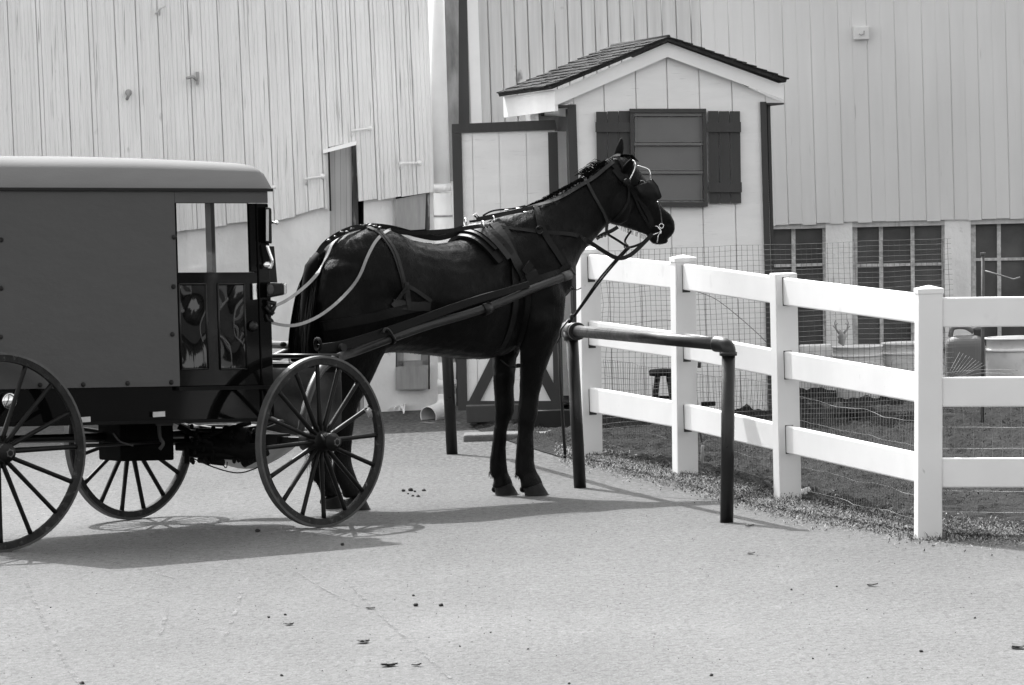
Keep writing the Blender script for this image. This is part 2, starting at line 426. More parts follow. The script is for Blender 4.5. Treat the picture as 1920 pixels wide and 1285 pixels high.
# plaster face is 6 cm behind the siding, cut round doorway and window
def plast(x0, x1, y0, y1, off=-.06):
    nx = max(2, int((x1-x0)/12)); ny = max(2, int((y1-y0)/12)); rows = []
    for i in range(nx+1):
        row = []
        for j in range(ny+1):
            x = x0+(x1-x0)*i/nx; y = y0+(y1-y0)*j/ny
            q = WL(x, y, off); q += nL*.012*mnoise.noise(q*3.0); row.append(q)
        rows.append(row)
    m.rings(rows, closed=False, cap=False)
plast(-1300, 618, 330, 860); plast(682, 742, 330, 840); plast(806, 852, 330, 840); plast(742, 806, 730, 840)
plast(742, 806, 436, 640)
m.build('foundation', M_found, barn, fix=False)
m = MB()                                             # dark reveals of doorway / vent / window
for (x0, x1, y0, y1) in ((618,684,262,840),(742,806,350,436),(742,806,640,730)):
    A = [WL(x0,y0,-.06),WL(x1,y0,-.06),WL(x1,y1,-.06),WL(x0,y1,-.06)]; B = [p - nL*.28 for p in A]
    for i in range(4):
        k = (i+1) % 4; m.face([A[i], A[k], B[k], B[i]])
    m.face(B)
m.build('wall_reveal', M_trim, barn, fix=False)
# board door in the recess
dr = MB()
for i in range(4):
    xa = 621+i*10.6; xb2 = xa+10.2; dr.hexa([WL(xa,840,-.12),WL(xb2,840,-.12),WL(xb2,840,-.09),WL(xa,840,-.09),WL(xa-4,268,-.12),WL(xb2-4,268,-.12),WL(xb2-4,268,-.09),WL(xa-4,268,-.09)])
d_o = dr.build('door', mat('weathered_door', .52, .85, .10, 3, (6,6,.4), .001, 60), barn)
m = MB(); m.hexa([WL(606,288,0), WL(668,272,0), WL(668,272,.07), WL(606,288,.07), WL(606,281,0), WL(668,264,0), WL(668,265,.05), WL(606,282,.05)])
m.build('door_hood', M_white, barn)
m = MB(); m.box(WL(618, 340, .008), (.010,.02,.42), nL.cross(V3((0,0,1))), nL); m.build('door_jamb', M_dark, barn)
m = MB(); m.hexa([WL(666,840,-.075),WL(684,840,-.075),WL(684,840,-.055),WL(666,840,-.055),WL(660,268,-.075),WL(668,268,-.075),WL(668,268,-.055),WL(660,268,-.055)]); m.build('door_casing', M_trimw, barn)
m = MB(); m.hexa([WL(799,434,-.05),WL(806,434,-.05),WL(806,434,-.015),WL(799,434,-.015),WL(800,360,-.05),WL(806,360,-.05),WL(806,360,-.015),WL(800,360,-.015)]); m.build('vent_casing', M_trimw, barn)
# vent plywood, window with plywood below
m = MB(); m.hexa([WL(740,434,-.04),WL(797,430,-.04),WL(797,430,-.02),WL(740,434,-.02),WL(740,374,-.04),WL(799,363,-.04),WL(799,363,-.02),WL(740,374,-.02)])
m.build('plywood_vent_cover', M_ply, barn)
w_ = MB(); m = MB()
fr = MB()
def barL(mb, x0,y0,x1,y1,w,th,off):
    mb.bar(WL(x0,y0,off), WL(x1,y1,off), w, th, up=nL)
barL(fr, 749,636,749,686,.05,.05,-.14); barL(fr, 797,636,797,684,.05,.05,-.14); barL(fr, 744,683,803,681,.05,.04,-.14); barL(fr,744,640,803,640,.05,.04,-.14)
wo = fr.build('window', M_ply, barn); p = MB(); quadL(p, 750, 636, 797, 683, -.17); p.build('pane', M_white, wo, fix=False)
m = MB(); m.hexa([WL(742,731,-.03),WL(803,730,-.03),WL(803,730,.0),WL(742,731,.0),WL(742,688,-.03),WL(803,685,-.03),WL(803,685,0),WL(742,688,0)])
m.build('plywood_patch', M_ply, barn)
# iron strap hinges and hooks
for (x0,y0,x1,y1) in ((573,336,605,331),(659,246,693,241),(749,306,786,306)):
    m = MB(); m.tube([WL(x0,y0+1,.04), WL(x0,y0,.05), WL(x1,y1,.05)], .010, 6); m.tube([WL(x0,y0,.05), WL(x0+1,y0+11,.01)], .006, 5)
    m.blob(WL(x1,y1,.04), .02, 8, 5); m.build('door_latch_bar', M_white, barn)
m = MB(); m.tube([WL(350,147,.12),WL(362,144,.10),WL(371,152,.02)], .011, 6); m.box(WL(370,147,.03),(.02,.05,.09)); m.build('hook', M_ply, barn)
m = MB(); m.tube([WL(239,172,.05),WL(241,180,.08),WL(238,186,.04)], .012, 6); m.blob(WL(241,174,.02), .025,8,5); m.build('hook', M_ply, barn)
m = MB(); m.tube([WL(292,26,.04),WL(300,16,.10),WL(308,12,.03)], .008, 6); m.tube([WL(299,28,.03),WL(300,16,.10)], .007,6); m.build('hook', M_wallR, barn)
m = MB(); m.tube([WL(505,352,.02),WL(514,351,.10)], .010,6); m.blob(WL(514,351,.10), .014,8,5); m.build('hook', M_white, barn)
# corner boards
m = MB()
def vstrip(mb, W, xt, yt, xb, yb, wd, off, th=.03):
    a = [W(xb, yb, off-th), W(xb+wd, yb, off-th), W(xb+wd, yb, off), W(xb, yb, off)]
    b = [W(xt, yt, off-th), W(xt+wd, yt, off-th), W(xt+wd, yt, off), W(xt, yt, off)]
    mb.hexa([a[0],a[1],a[2],a[3],b[0],b[1],b[2],b[3]])
vstrip(m, WR, 835, YTOP, 856, 770, 14, .30)
m.build('corner_board', M_trimw, barn)
m = MB(); vstrip(m, WR, 846, YTOP, 862, 700, 29, .24, .05); m.build('corner_trim', M_trim, barn)
m = MB(); vstrip(m, WR, 875, YTOP, 893, 500, 20, .06, .05); m.build('edge_board', M_white, barn)
# right wall, knotty boards and painted boards
m = MB(); xs = []
x = 895
while x < 1320: xs.append(x); x += 25.5+random.uniform(-2, 2)
xs.append(1320)
siding(m, WR, xs, lambda x: .035, 640, YTOP, gstep=0, jit=.012, seam=.02)
m.build('knotty_plank_siding', M_wallM, barn, fix=False)
rb = [(1300,424),(1440,422),(1620,417),(1760,414),(1920,410),(2200,404)]
m = MB(); xs = [1320,1345,1371,1397,1420,1447,1472,1498,1524,1550,1576,1602,1629,1655,1681,1706,1732,1758,1784,1810,1836,1863,1889,1915,1941,1967,1993,2045,2097,2150]
siding(m, WR, xs, lambda x: .035-.00002*(x-1300), 0, YTOP, gstep=0, jit=.005, seam=.005, ybf=lambda x: interp(rb, x), alt=True)
m.build('painted_plank_siding', M_wallR, barn, fix=False)
# basement storey on the right: pillars, windows, sill wall
m = MB(); m.box((1.9+1.2, 46.25, .45), (5.2, .18, .9)); m.build('basement_wall', M_found, barn)
for (xa, xb_) in ((1550,1600),(1773,1822),(2010,2060)):
    m = MB(); m.hexa([WR(xa,760,-.16),WR(xb_,760,-.16),WR(xb_,760,-.02),WR(xa,760,-.02),WR(xa-2,408,-.16),WR(xb_-2,408,-.16),WR(xb_-2,408,-.02),WR(xa-2,408,-.02)])
    m.build('pillar', M_found, barn)
m = MB(); m.hexa([WR(1380,432,-.2),WR(2200,412,-.2),WR(2200,412,-.03),WR(1380,432,-.03),WR(1380,412,-.2),WR(2200,392,-.2),WR(2200,392,-.03),WR(1380,412,-.03)])
m.build('wall_plate', M_wallM, barn)
for (x0, x1, cols, rowy) in ((1443,1550,(1488,),(498,)), (1600,1773,(1652,1711),(497,)), (1822,2010,(1873,1925,1968),(486,))):
    f_ = MB(); top = 420-(x0-1443)*.02; bot = 652
    for xx in (x0+3, x1-3) + cols:
        f_.bar(WR(xx-.5, top, -.10), WR(xx+1, bot, -.10), .03, .028 if xx in cols else .035, up=(0,1,0))
    for yy in (top+3, bot) + rowy:
        f_.bar(WR(x0, yy+1, -.101), WR(x1, yy-2, -.101), .03, .02 if yy in rowy else .03, up=(0,1,0))
    wo = f_.build('window', mat('flaking_window_paint', .5, .8, .35, 30, bump=.002) if x0 == 1443 else bpy.data.materials['flaking_window_paint'], barn)
    gl = MB(); gl.face([WR(x0,bot,-.115),WR(x1,bot,-.115),WR(x1,top,-.115),WR(x0,top,-.115)]); gl.build('pane', M_glass, wo, fix=False)
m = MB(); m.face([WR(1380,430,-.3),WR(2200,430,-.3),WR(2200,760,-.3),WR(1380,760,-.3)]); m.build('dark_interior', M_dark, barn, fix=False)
# backing wall + low roof so that the barn is solid
m = MB(); m.box((0, 46.9, 1.6), (22, .3, 2.85)); m.box((-8, 48, 1.5), (6, .3, 2.9)); m.build('rear_wall', M_wallR, barn)
m = MB(); m.hexa([(-9,46.2,2.93),(9,46.2,2.93),(9,52,4.6),(-9,52,4.6),(-9,46.2,2.99),(9,46.2,2.99),(9,52,4.68),(-9,52,4.68)])
m.build('roof', M_shing, barn)
# junction box on the right wall
m = MB(); m.box(WR(1615,62,.03), (.11,.06,.095)); o = single(m, 'junction_box', M_wallR, WR(1615,75,.0), 'small square painted electrical box high on the plank wall right of the shed', 'electrical box', bevel=.006)
m = MB(); m.tube([WR(1611,64,.075),WR(1614,66,.085),WR(1620,64,.08),WR(1620,58,.07)], .005, 6); c_ = m.build('hook', M_ply); c_.parent = o; c_.matrix_parent_inverse = Matrix.Translation(-o.location)

# downspout
dp = empty('downspout', G(828, 795), 'white plastic downspout down the barn corner ending in a wide elbow', 'downspout')
m = MB(); D0 = 44.3
m.tube([P(817, YTOP, D0), P(829, 345, D0)], .056, 20); m.build('upper_pipe', M_pvc, dp)
m = MB(); m.tube([P(829, 345, D0), P(830, 359, D0)], .060, 20); m.build('coupling', M_pvc, dp)
m = MB(); m.tube([P(830, 362, D0), P(833, 500, D0), P(836,560,D0)], .0635, 20); m.tube([P(836,560,D0),P(838,690,D0)],.058,20); m.build('lower_pipe', M_pvc, dp)
for y_, x_ in ((403,831), (618,837)):
    m = MB(); m.tube([P(x_,y_,D0), P(x_,y_+4,D0)], .066 if y_ < 500 else .061, 20); m.build('pipe_strap', M_ply, dp)
m = MB(); m.tube([P(838,680,D0),P(838,742,D0)], .063,20); m.tube([P(838,712,D0),P(838,728,D0)], .067,20); m.build('collar', M_pvc, dp)
m = MB(); pts = spline([P(838,740,D0), P(837,757,D0-.01), P(829,770,D0-.05), P(815,777,D0-.12), P(803,781,D0-.18)], 5)
m.tube(pts, [.064+.006*(i/(len(pts)-1)) for i in range(len(pts))], 22, cap=False)
e_ = m.build('elbow', M_pvc, dp)
sm = e_.modifiers.new('thick', 'SOLIDIFY'); sm.thickness = .006

# ================================================================== SHED
# front face plane: yaw so that the right side is nearer
aS = R(13); nS = V3((math.sin(aS), -math.cos(aS), 0)); pS0 = P(1260, 600, 43.4); tS = V3((math.cos(aS), math.sin(aS), 0)); bS = -nS
def WS(px, py, off=0): return PL(px, py, pS0 + nS*off, nS)
shed = empty('garden_shed', G(1260, 785), 'small white garden shed with dark shutters and a shingled gable roof', 'shed')
DEP = 1.45
# front siding panels with grooves, gable outline
gx = [1076,1118,1134,1193,1252,1311,1373,1427]     # not all are grooves
m = MB()
def gtop(x):   # underside of rake board
    return interp([(1030,205),(1252,92),(1480,200)], x)
grooves = [1075,1133,1193,1252,1312,1373,1436]
for a, b in zip(grooves, grooves[1:]):
    def col(x, off):
        lean = .03
        yt = gtop(x)
        return WS(x+lean*(770-200), 778, off), WS(x+lean*(yt-200), yt, off)
    segs = [(a+.5, -.006), (a+1.6, 0), (b-1.6, 0), (b-.5, -.006)]
    if a < 1252 < b: segs.insert(2, (1252, 0))
    cs = [col(x, o_) for x, o_ in segs]
    for i in range(len(cs)-1): m.face([cs[i][0], cs[i+1][0], cs[i+1][1], cs[i][1]])
    m.face([WS(a-1+.03*570,778,-.012),WS(b+1+.03*570,778,-.012),WS(b+1+.03*(gtop(b)-200),gtop(b),-.012),WS(a-1+.03*(gtop(a)-200),gtop(a),-.012)])
# gable ends that overhang the corner boards
for (x0, x1) in ((1040,1075),(1436,1468)):
    m.face([WS(x0,196,.001),WS(x1,193,.001),WS(x1,gtop(x1),.001),WS(x0,gtop(x0),.001)])
m.build('front_siding', M_shed, shed, fix=False)
# side walls and back
c = {}
fl = WS(1092,778,-.01); frt = WS(1452,778,-.01)
ftl = WS(1076,200,-.01); ftr = WS(1437,196,-.01)
m = MB()
for (q0, q1) in ((frt, ftr),):
    m.hexa([q0, q0+bS*DEP, q0+bS*DEP-tS*.03, q0-tS*.03, q1, q1+bS*DEP, q1+bS*DEP-tS*.03, q1-tS*.03])
b0, b1 = fl+bS*DEP, frt+bS*DEP; t0, t1 = ftl+bS*DEP, ftr+bS*DEP
m.hexa([b0, b1, b1-bS*.03, b0-bS*.03, t0, t1, t1-bS*.03, t0-bS*.03])
# left side wall only at the back half and above the door opening
m.hexa([fl+bS*.95, b0, b0+tS*.03, fl+bS*.95+tS*.03, ftl+bS*.95, t0, t0+tS*.03, ftl+bS*.95+tS*.03])
m.hexa([fl+bS*.0, fl+bS*.10, fl+bS*.10+tS*.03, fl+tS*.03, ftl, ftl+bS*.10, ftl+bS*.10+tS*.03, ftl+tS*.03])
hd = V3((0,0,-.16))
m.hexa([ftl+bS*.1+hd, ftl+bS*.95+hd, ftl+bS*.95+tS*.03+hd, ftl+bS*.1+tS*.03+hd, ftl+bS*.1, ftl+bS*.95, ftl+bS*.95+tS*.03, ftl+bS*.1+tS*.03])
m.build('side_wall', M_shed, shed)
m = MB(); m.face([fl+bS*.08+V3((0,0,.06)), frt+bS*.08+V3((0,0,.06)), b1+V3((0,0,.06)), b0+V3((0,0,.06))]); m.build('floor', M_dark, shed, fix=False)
# corner boards, window head
def stripS(mb, xt, yt, xb, yb, wd, off=.02, th=.022):
    mb.hexa([WS(xb,yb,off-th),WS(xb+wd,yb,off-th),WS(xb+wd,yb,off),WS(xb,yb,off),WS(xt,yt,off-th),WS(xt+wd,yt,off-th),WS(xt+wd,yt,off),WS(xt,yt,off)])
m = MB(); stripS(m, 1064,196,1083,772,16); m.build('corner_board', M_trim, shed)
m = MB(); stripS(m, 1425,191,1441,772,12); m.box(ftr+tS*.02+V3((0,0,-.99))+bS*.07, (.02,.12,2.0), tS, bS); m.build('corner_board', M_trim, shed)
# door frame on the left side, seen as dark and pale strips
m = MB()
for d_, w_s in ((.1,.07),(.90,.07)):
    m.box(fl+bS*(d_)+tS*-.012+V3((0,0,1.02)), (.03,w_s,2.1), tS, bS)
m.box(ftl+bS*.5-tS*.012+V3((0,0,-.12)), (.03,.86,.1), tS, bS)
m.build('door_frame', M_trim, shed)
# roof: two slopes with shingle courses, rake boards, fascia
pk = WS(1252, 72, .10); le = WS(1032, 163, .10); re = WS(1474, 150, .10)
slL = (le-pk); slR = (re-pk)
bT = bS + V3((0,0,-.036))
def slope(mb, a, sl, n_, d0, d1):
    L_ = sl.length; t = sl.normalized(); up = (bT.cross(t)).normalized(); 
    if up.z < 0: up = -up
    nc = 11
    for i in range(nc):
        s0 = L_*i/nc - .015; s1 = L_*(i+1)/nc + .012
        tab = 14; x = d0
        while x < d1-.001:
            wv = min(random.uniform(.10,.17), d1-x)
            h = .016+random.uniform(0,.006); ex = random.uniform(-.006,.012)
            q = lambda s_, d_, z_: a + t*s_ + bT*d_ + up*z_
            mb.hexa([q(s0,x,.004),q(s1+ex,x,h-.010),q(s1+ex,x+wv-.004,h-.010),q(s0,x+wv-.004,.004),
                     q(s0,x,.009),q(s1+ex,x,h),q(s1+ex,x+wv-.004,h),q(s0,x+wv-.004,.009)])
            x += wv
    q = lambda s_, d_, z_: a + t*s_ + bT*d_ + up*z_
    mb.hexa([q(-.01,d0+.015,-.018),q(L_,d0+.015,-.018),q(L_,d1,-.018),q(-.01,d1,-.018),q(-.01,d0+.015,.004),q(L_,d0+.015,.004),q(L_,d1,.004),q(-.01,d1,.004)])
m = MB(); slope(m, pk, slL, 1, -.03, DEP+.12); slope(m, pk, slR, 1, -.03, DEP+.12)
m.tube([pk+V3((0,0,.012))-bT*.03, pk+V3((0,0,.012))+bT*(DEP+.12)], .012, 6)
m.build('roof', M_shing, shed)
m = MB()
for (A_, B_) in (((1040,172),(1252,80)), ((1252,80),(1470,160))):
    m.hexa([WS(A_[0],A_[1]+27,.04),WS(B_[0],B_[1]+27,.04),WS(B_[0],B_[1]+27,.062),WS(A_[0],A_[1]+27,.062),WS(A_[0],A_[1],.04),WS(B_[0],B_[1],.04),WS(B_[0],B_[1],.062),WS(A_[0],A_[1],.062)])
m.build('rake_board', M_white, shed)
m = MB()
q = WS(1040,168,.055); m.hexa([q+V3((0,0,-.145)), q+bT*(DEP+.1)+V3((0,0,-.145)), q+bT*(DEP+.1)+tS*.02+V3((0,0,-.145)), q+tS*.02+V3((0,0,-.145)), q, q+bT*(DEP+.1), q+bT*(DEP+.1)+tS*.02, q+tS*.02])
m.build('fascia', M_white, shed)
for (x0_, x1_, y_) in ((1041,1074,197),(1437,1470,193)):
    m = MB(); q = WS(x0_,y_,.03); q2 = WS(x1_,y_,.03)
    m.hexa([q-V3((0,0,.012)), q2-V3((0,0,.012)), q2+bT*(DEP+.1)-V3((0,0,.012)), q+bT*(DEP+.1)-V3((0,0,.012)), q, q2, q2+bT*(DEP+.1), q+bT*(DEP+.1)])
    m.build('soffit', M_trim, shed)
# shutters
def rectS(mb, x0,y0,x1,y1,off,th, dx=2.0):
    dx0 = .014*(y1-y0)
    mb.hexa([WS(x0+dx0,y1,off-th),WS(x1+dx0,y1,off-th),WS(x1+dx0,y1,off),WS(x0+dx0,y1,off),WS(x0,y0,off-th),WS(x1,y0,off-th),WS(x1,y0,off),WS(x0,y0,off)])
for (x0, x1) in ((1117,1181),(1327,1388)):
    sh = MB(); wd = (x1-x0)/3
    for i in range(3): rectS(sh, x0+i*wd+.6, 209+random.uniform(-1,1), x0+(i+1)*wd-.6, 381+random.uniform(-1,1), .035, .025)
    so_ = sh.build('shutter', M_trim, shed)
    for y_ in (229, 342):
        cr = MB(); rectS(cr, x0-1+.014*(y_-209), y_, x1+1+.014*(y_-209), y_+19, .052, .016); cr.build('cross_board', M_trim, so_)
# window with three panes behind boards
fr = MB()
rectS(fr, 1181,204,1188,384,.06,.05); rectS(fr, 1317,204,1324,384,.06,.05); rectS(fr, 1180,204,1324,212,.065,.05); rectS(fr,1184,379,1327,388,.065,.05)
wo = fr.build('window', M_trim, shed, bevel=.003)
rl = MB()
for y_ in (269, 322): rectS(rl, 1189,y_-1,1318,y_+4,.050,.02)
rectS(rl, 1188,212,1319,218,.048,.02)
rl.build('glazing_bar', M_pane, wo)
for (y0,y1) in ((219,267),(274,320),(327,376)):
    p = MB(); p2 = MB(); rectS(p, 1190,y0,1317,y1,.03,.01); p.build('pane', M_pane, wo, bevel=.004)
    for (a_,b_,c__,d_) in ((1190,y0,1194,y1),(1313,y0,1317,y1),(1194.2,y1-3,1312.8,y1)): rectS(p2, a_,b_,c__,d_,.038,.006)
    p2.build('pane_edge', M_pane, wo)
# base boards under the shed
m = MB(); m.hexa([WS(1090,800,-.03),WS(1455,800,-.03),WS(1455,800,.03),WS(1090,800,.03),WS(1090,778,-.03),WS(1455,778,-.03),WS(1455,778,.03),WS(1090,778,.03)])
m.build('skid', M_trim, shed)
# open door (swung out, facing us)
DD = 43.6
def PD(px, py, off=0): return P(px, py, DD-off)
def rD(mb, x0,y0,x1,y1,off,th, lean=.022):
    a0 = lean*(y0-232); a1 = lean*(y1-232)
    mb.hexa([PD(x0+a1,y1,off-th),PD(x1+a1,y1,off-th),PD(x1+a1,y1,off),PD(x0+a1,y1,off),PD(x0+a0,y0,off-th),PD(x1+a0,y0,off-th),PD(x1+a0,y0,off),PD(x0+a0,y0,off)])
dm = MB()
xs = [850, 885, 935, 986, 1040]
for a, b in zip(xs, xs[1:]): rD(dm, a+.6, 236, b-.6, 768, 0, .02)
rD(dm, 850, 236, 1040, 768, -.012, .012)
door = dm.build('door', M_shed, shed)
tr = MB()
rD(tr, 847,250,865,752,.02,.018); rD(tr, 1027,248,1045,752,.02,.018)
tr.hexa([PD(847,250,0.002),PD(1045,244,0.002),PD(1045,244,.022),PD(847,250,.022),PD(847,233,0.002),PD(1041,225,0.002),PD(1041,225,.022),PD(847,233,.022)])
rD(tr, 847,752,1045,770,.021,.019)
def brace(x0,y0,x1,y1,w):
    tr.bar(PD(x0,y0,.012), PD(x1,y1,.012), w, .018, up=(0,-1,0)) if False else tr.hexa([PD(x0-w,y0,.002),PD(x0+w,y0,.002),PD(x0+w,y0,.019),PD(x0-w,y0,.019),PD(x1-w,y1,.002),PD(x1+w,y1,.002),PD(x1+w,y1,.019),PD(x1-w,y1,.019)])
brace(890,752,966,600,11); brace(1044,752,966,600,11)
rD(tr, 866,585,1026,600,.0215,.0195)
tr.build('trim_board', M_trim, door)
# block, step and timber by the door
bl = MB(); bl.hexa([PD(858,806,.05),PD(900,812,.05),PD(900,812,.35),PD(858,806,.35),PD(858,770,.05),PD(880,770,.05),PD(880,770,.3),PD(858,770,.3)])
m = MB(); m.box(G(955, 826)+V3((0,.12,.01)), (.60,.3,.07))
single(m, 'concrete_block', M_conc, G(955,826), 'weathered concrete step on the ground below the open shed door', 'step', bevel=.015)
m = MB(); m.box(G(925,800)+V3((0,.0,.09)), (.36,.14,.115))
single(m, 'timber_block', M_trim, G(925,800), 'dark timber block left of the horse forelegs under the open door', 'timber', bevel=.006)
m = MB(); m.box(G(1025,812)+V3((0.05,.1,.08)), (.3,.1,.13))
single(m, 'timber_block', M_dark, G(1025,812), 'black timber block right of the horse forelegs under the open door', 'timber', bevel=.006)

# ================================================================== WHITE FENCE
PB = [(1107,860),(1285,896),(1477,942),(1740,1010)]
FP = [G(x, y) for x, y in PB]
dirF = (FP[-1]-FP[0]).normalized()
dR = V3((math.cos(R(22)), -math.sin(R(22)), 0))
FP.append(FP[3] + dR*2.36)
SZ = .127; HP_ = 1.285
fence = empty('white_fence', FP[1], 'white vinyl fence of three broad rails between square posts, right of the horse', 'fence')
leanp = [.012, .010, .008, -.024, -.02]
topz = [1.30, 1.30, 1.28, 1.285, 1.285]
for i, p in enumerate(FP):
    if i < 3: ax = V3((dirF.x, dirF.y, 0)).normalized()
    elif i == 3: ax = V3((.10,-1,0)).normalized()
    else: ax = dR
    ay = V3((-ax.y, ax.x, 0))
    m = MB()
    up = V3((-(.0), 0, 1))
    # lean so that the post stands as in the photo
    sh_ = V3((-ROLL*.0 - leanp[i], 0, 0)) if False else V3(({0:-.012+.028,1:.016,2:.006,3:.028,4:.028}[i], 0, 0))
    h = topz[i]
    top = p + V3((0,0,h)) + sh_*h
    P8 = [p-ax*SZ/2-ay*SZ/2, p+ax*SZ/2-ay*SZ/2, p+ax*SZ/2+ay*SZ/2, p-ax*SZ/2+ay*SZ/2]
    P8 += [q+V3((0,0,h))+sh_*h for q in P8]
    m.hexa(P8); po = m.build('post', M_vinyl, fence, bevel=.006)
    if i != 2:
        c_ = MB(); k = SZ/2+.005
        base = [top-ax*k-ay*k, top+ax*k-ay*k, top+ax*k+ay*k, top-ax*k+ay*k]
        c_.hexa([q-V3((0,0,.022)) for q in base] + [q+V3((0,0,.004)) for q in base])
        b_ = len(c_.v); c_.v += [q+V3((0,0,.004)) for q in base] + [top+V3((0,0,.021))]
        for a_ in range(4): c_.f.append((b_+a_, b_+(a_+1) % 4, b_+4)); c_.sm.append(False)
        c_.build('cap', M_vinyl, po, bevel=.003)
    PB_sh = sh_
RZ = [1.18, .77, .355]
def sx0(i, z): return V3(({0:.016,1:.016,2:.006}[i]*z, 0, 0))
for i in range(4):
    a, b = FP[i], FP[i+1]; t = (b-a).normalized()
    for z in RZ:
        if i < 3: gm = MB(); gq = a + sx0(i, z) + V3((0,0,z)); gm.bar(gq+t*(SZ/2-.004), gq+t*(SZ/2+.0012), .160, .047); gm.build('rail_gap_shade', M_trim, fence)  # thin dark plate on the post paints in the shaded gap round the rail
        m = MB(); za = z + {0:.015,1:.012,2:.0,3:-.015}[i]; zb = z + {0:.012,1:.0,2:.0,3:-.015}[i]
        sx = lambda zz: V3(({0:.016,1:.016,2:.006,3:.028}[i]*zz,0,0))
        m.bar(a + t*.01 + V3((0,0,za)) + sx(za), b - t*.03 + V3((0,0,zb)) + V3(({0:.016,1:.006,2:.028,3:.028}[i]*zb,0,0)), .153, .04)
        m.build('rail', M_vinyl, fence, bevel=.008)

# ================================================================== HITCHING RAIL
hr = empty('hitching_rail', G(1088,915), 'black steel pipe hitching rail with rounded elbow, standing in front of the white fence', 'hitching rail')
def PT(px,py,D): return P(px,py,D)
DA = G(848,850).y; DB = G(1088,915).y; DC = G(1362,980).y
PR = .036
m = MB(); m.tube([G(848,852)-V3((0,0,.05)), P(838,655,DA), P(836,560,DA)], PR, 16); m.build('post', M_steel, hr)
m = MB(); m.tube([G(1088,915)-V3((0,0,.05)), P(1072,625,DB)], PR, 16); m.build('post', M_steel, hr)
m = MB(); m.tube([G(1362,980)-V3((0,0,.05)), P(1366,665,DC)], PR, 16); m.build('post', M_steel, hr)
top = [P(836,562,DA), P(1070,620,DB), P(1352,646,DC+.03)]
m = MB(); m.tube([top[0], top[1]], PR*.95, 16); m.tube([top[1], top[2]], PR*.95, 16); m.build('top_rail', M_steel, hr)
m = MB(); m.tube(spline([P(1342,645,DC+.06),P(1356,647,DC+.02),P(1363.5,653,DC),P(1365.5,666,DC)],5), PR*1.2, 18); m.tube([P(1365.5,660,DC),P(1365.5,667,DC)],PR*1.33,18); m.build('elbow', M_steel, hr)
m = MB(); m.tube([P(1062,619,DB+.12),P(1082,621.5,DB-.12)], PR*1.3, 18); m.tube([P(1071,622,DB),P(1072,638,DB)],PR*1.28,18); m.tube([P(1081,621.4,DB-.12),P(1083,621.6,DB-.15)],PR*1.45,18); m.build('tee', M_steel, hr)

# ================================================================== WIRE FENCES
def wire_grid(name, A, B, zt, zb, dx, dz, r, mat_, label, warp=.01, sag=0.0, seed=0, cut=None):
    m = MB(); A = V3(A); B = V3(B); L_ = (B-A).length; t = (B-A)/L_; n_ = V3((t.y,-t.x,0))
    def pt(s_, z):
        q = A + t*s_ + V3((0,0,z))
        k = warp(s_) if callable(warp) else warp
        o_ = mnoise.noise_vector(V3((s_*1.7+seed, z*2.1, seed)))*k
        o2 = mnoise.noise_vector(V3((s_*6+seed, z*6, seed+5)))*k*.3
        return q + n_*(o_.x*1.5) + t*(o_.y+o2.x) + V3((0,0,o_.z*.7+o2.z))
    nx = int(L_/dx); nz_ = int((zt-zb)/dz)
    for i in range(nx+1):
        s_ = min(i*dx, L_)
        m.tube([pt(s_, zb+(zt-zb)*k/10) for k in range(11)], r, 3, cap=False)
    for j in range(nz_+1):
        z = zb+(zt-zb)*j/nz_
        m.tube([pt(L_*k/40, z) for k in range(41)], r, 3, cap=False)
    return single(m, name, mat_, A, label, 'wire fence', fix=False)
A = P(1120, 700, 41.2); A.z = 0; B = P(1790, 700, 41.6); B.z = 0
wire_grid('wire_mesh_fence', A, B, 1.24, .10, .036, .033, .0013, M_wire, 'fine square wire mesh stretched in front of the shed and basement windows', warp=lambda s_: .012+.10*max(0, .45-s_))
off = V3((.08, .05, 0))
wire_grid('woven_wire_fence', FP[2]+off, FP[3]+off+V3((.02,.05,0)), .83, .06, .055, .115, .0012, M_wirel, 'pale woven wire hung between the two nearest left fence posts', warp=.025, seed=3)
wire_grid('woven_wire_fence', FP[3]+V3((.06,.12,0)), FP[4]+V3((.0,.12,0)), .78, .02, .052, .105, .0011, M_wirel, 'pale woven wire behind the rightmost level fence rails', warp=.014, seed=9)
wire_grid('woven_wire_fence', FP[0]+off, FP[2]+off+V3((0,.1,0)), .62, .1, .06, .10, .0010, M_wire, 'dull slack wire behind the farther rails left of the middle posts', warp=.03, seed=14)
# a few loose strands and a kinked tangle
m = MB()
for k in range(2):
    pts = [P(1765+random.uniform(-3,3), 690+random.uniform(-15,25), 34.0), P(1800+k*6, 705-k*9, 34.2), P(1840+k*5, 690+random.uniform(-20,10), 34.3), P(1900+k*8, 700+random.uniform(-10,20), 34.1)]
    m.tube(spline(pts, 5), .0012, 4)
for k in range(9):
    m.tube([P(1768+k*5, 720-k*2, 34.0), P(1800+k*6, 660+k*3, 34.15)], .0009, 3)
single(m, 'tangled_wire', mat('tangle_wire', .13, .6, .3), G(1800, 985), 'kinked loose wire tangle beside the tallest corner post', 'wire', fix=False)
for pts, lb in (([(1300,545),(1340,560),(1380,590),(1420,625),(1440,645)],'loose strand slanting down across the mesh between the middle fence posts'), ([(1125,640),(1180,610),(1250,600),(1300,612)],'loose strand bowing over the mesh just below the middle rail'), ([(1125,735),(1170,760),(1230,775),(1256,778)],'loose strand lying along the lowest rail beside the far post')):
    m = MB(); q_ = [P(x,y,39.5) for x,y in pts]; m.tube(spline(q_,5), .002, 4)
    single(m, 'loose_wire', M_wire, q_[0], lb, 'wire', 'loose wires on the mesh', fix=False)

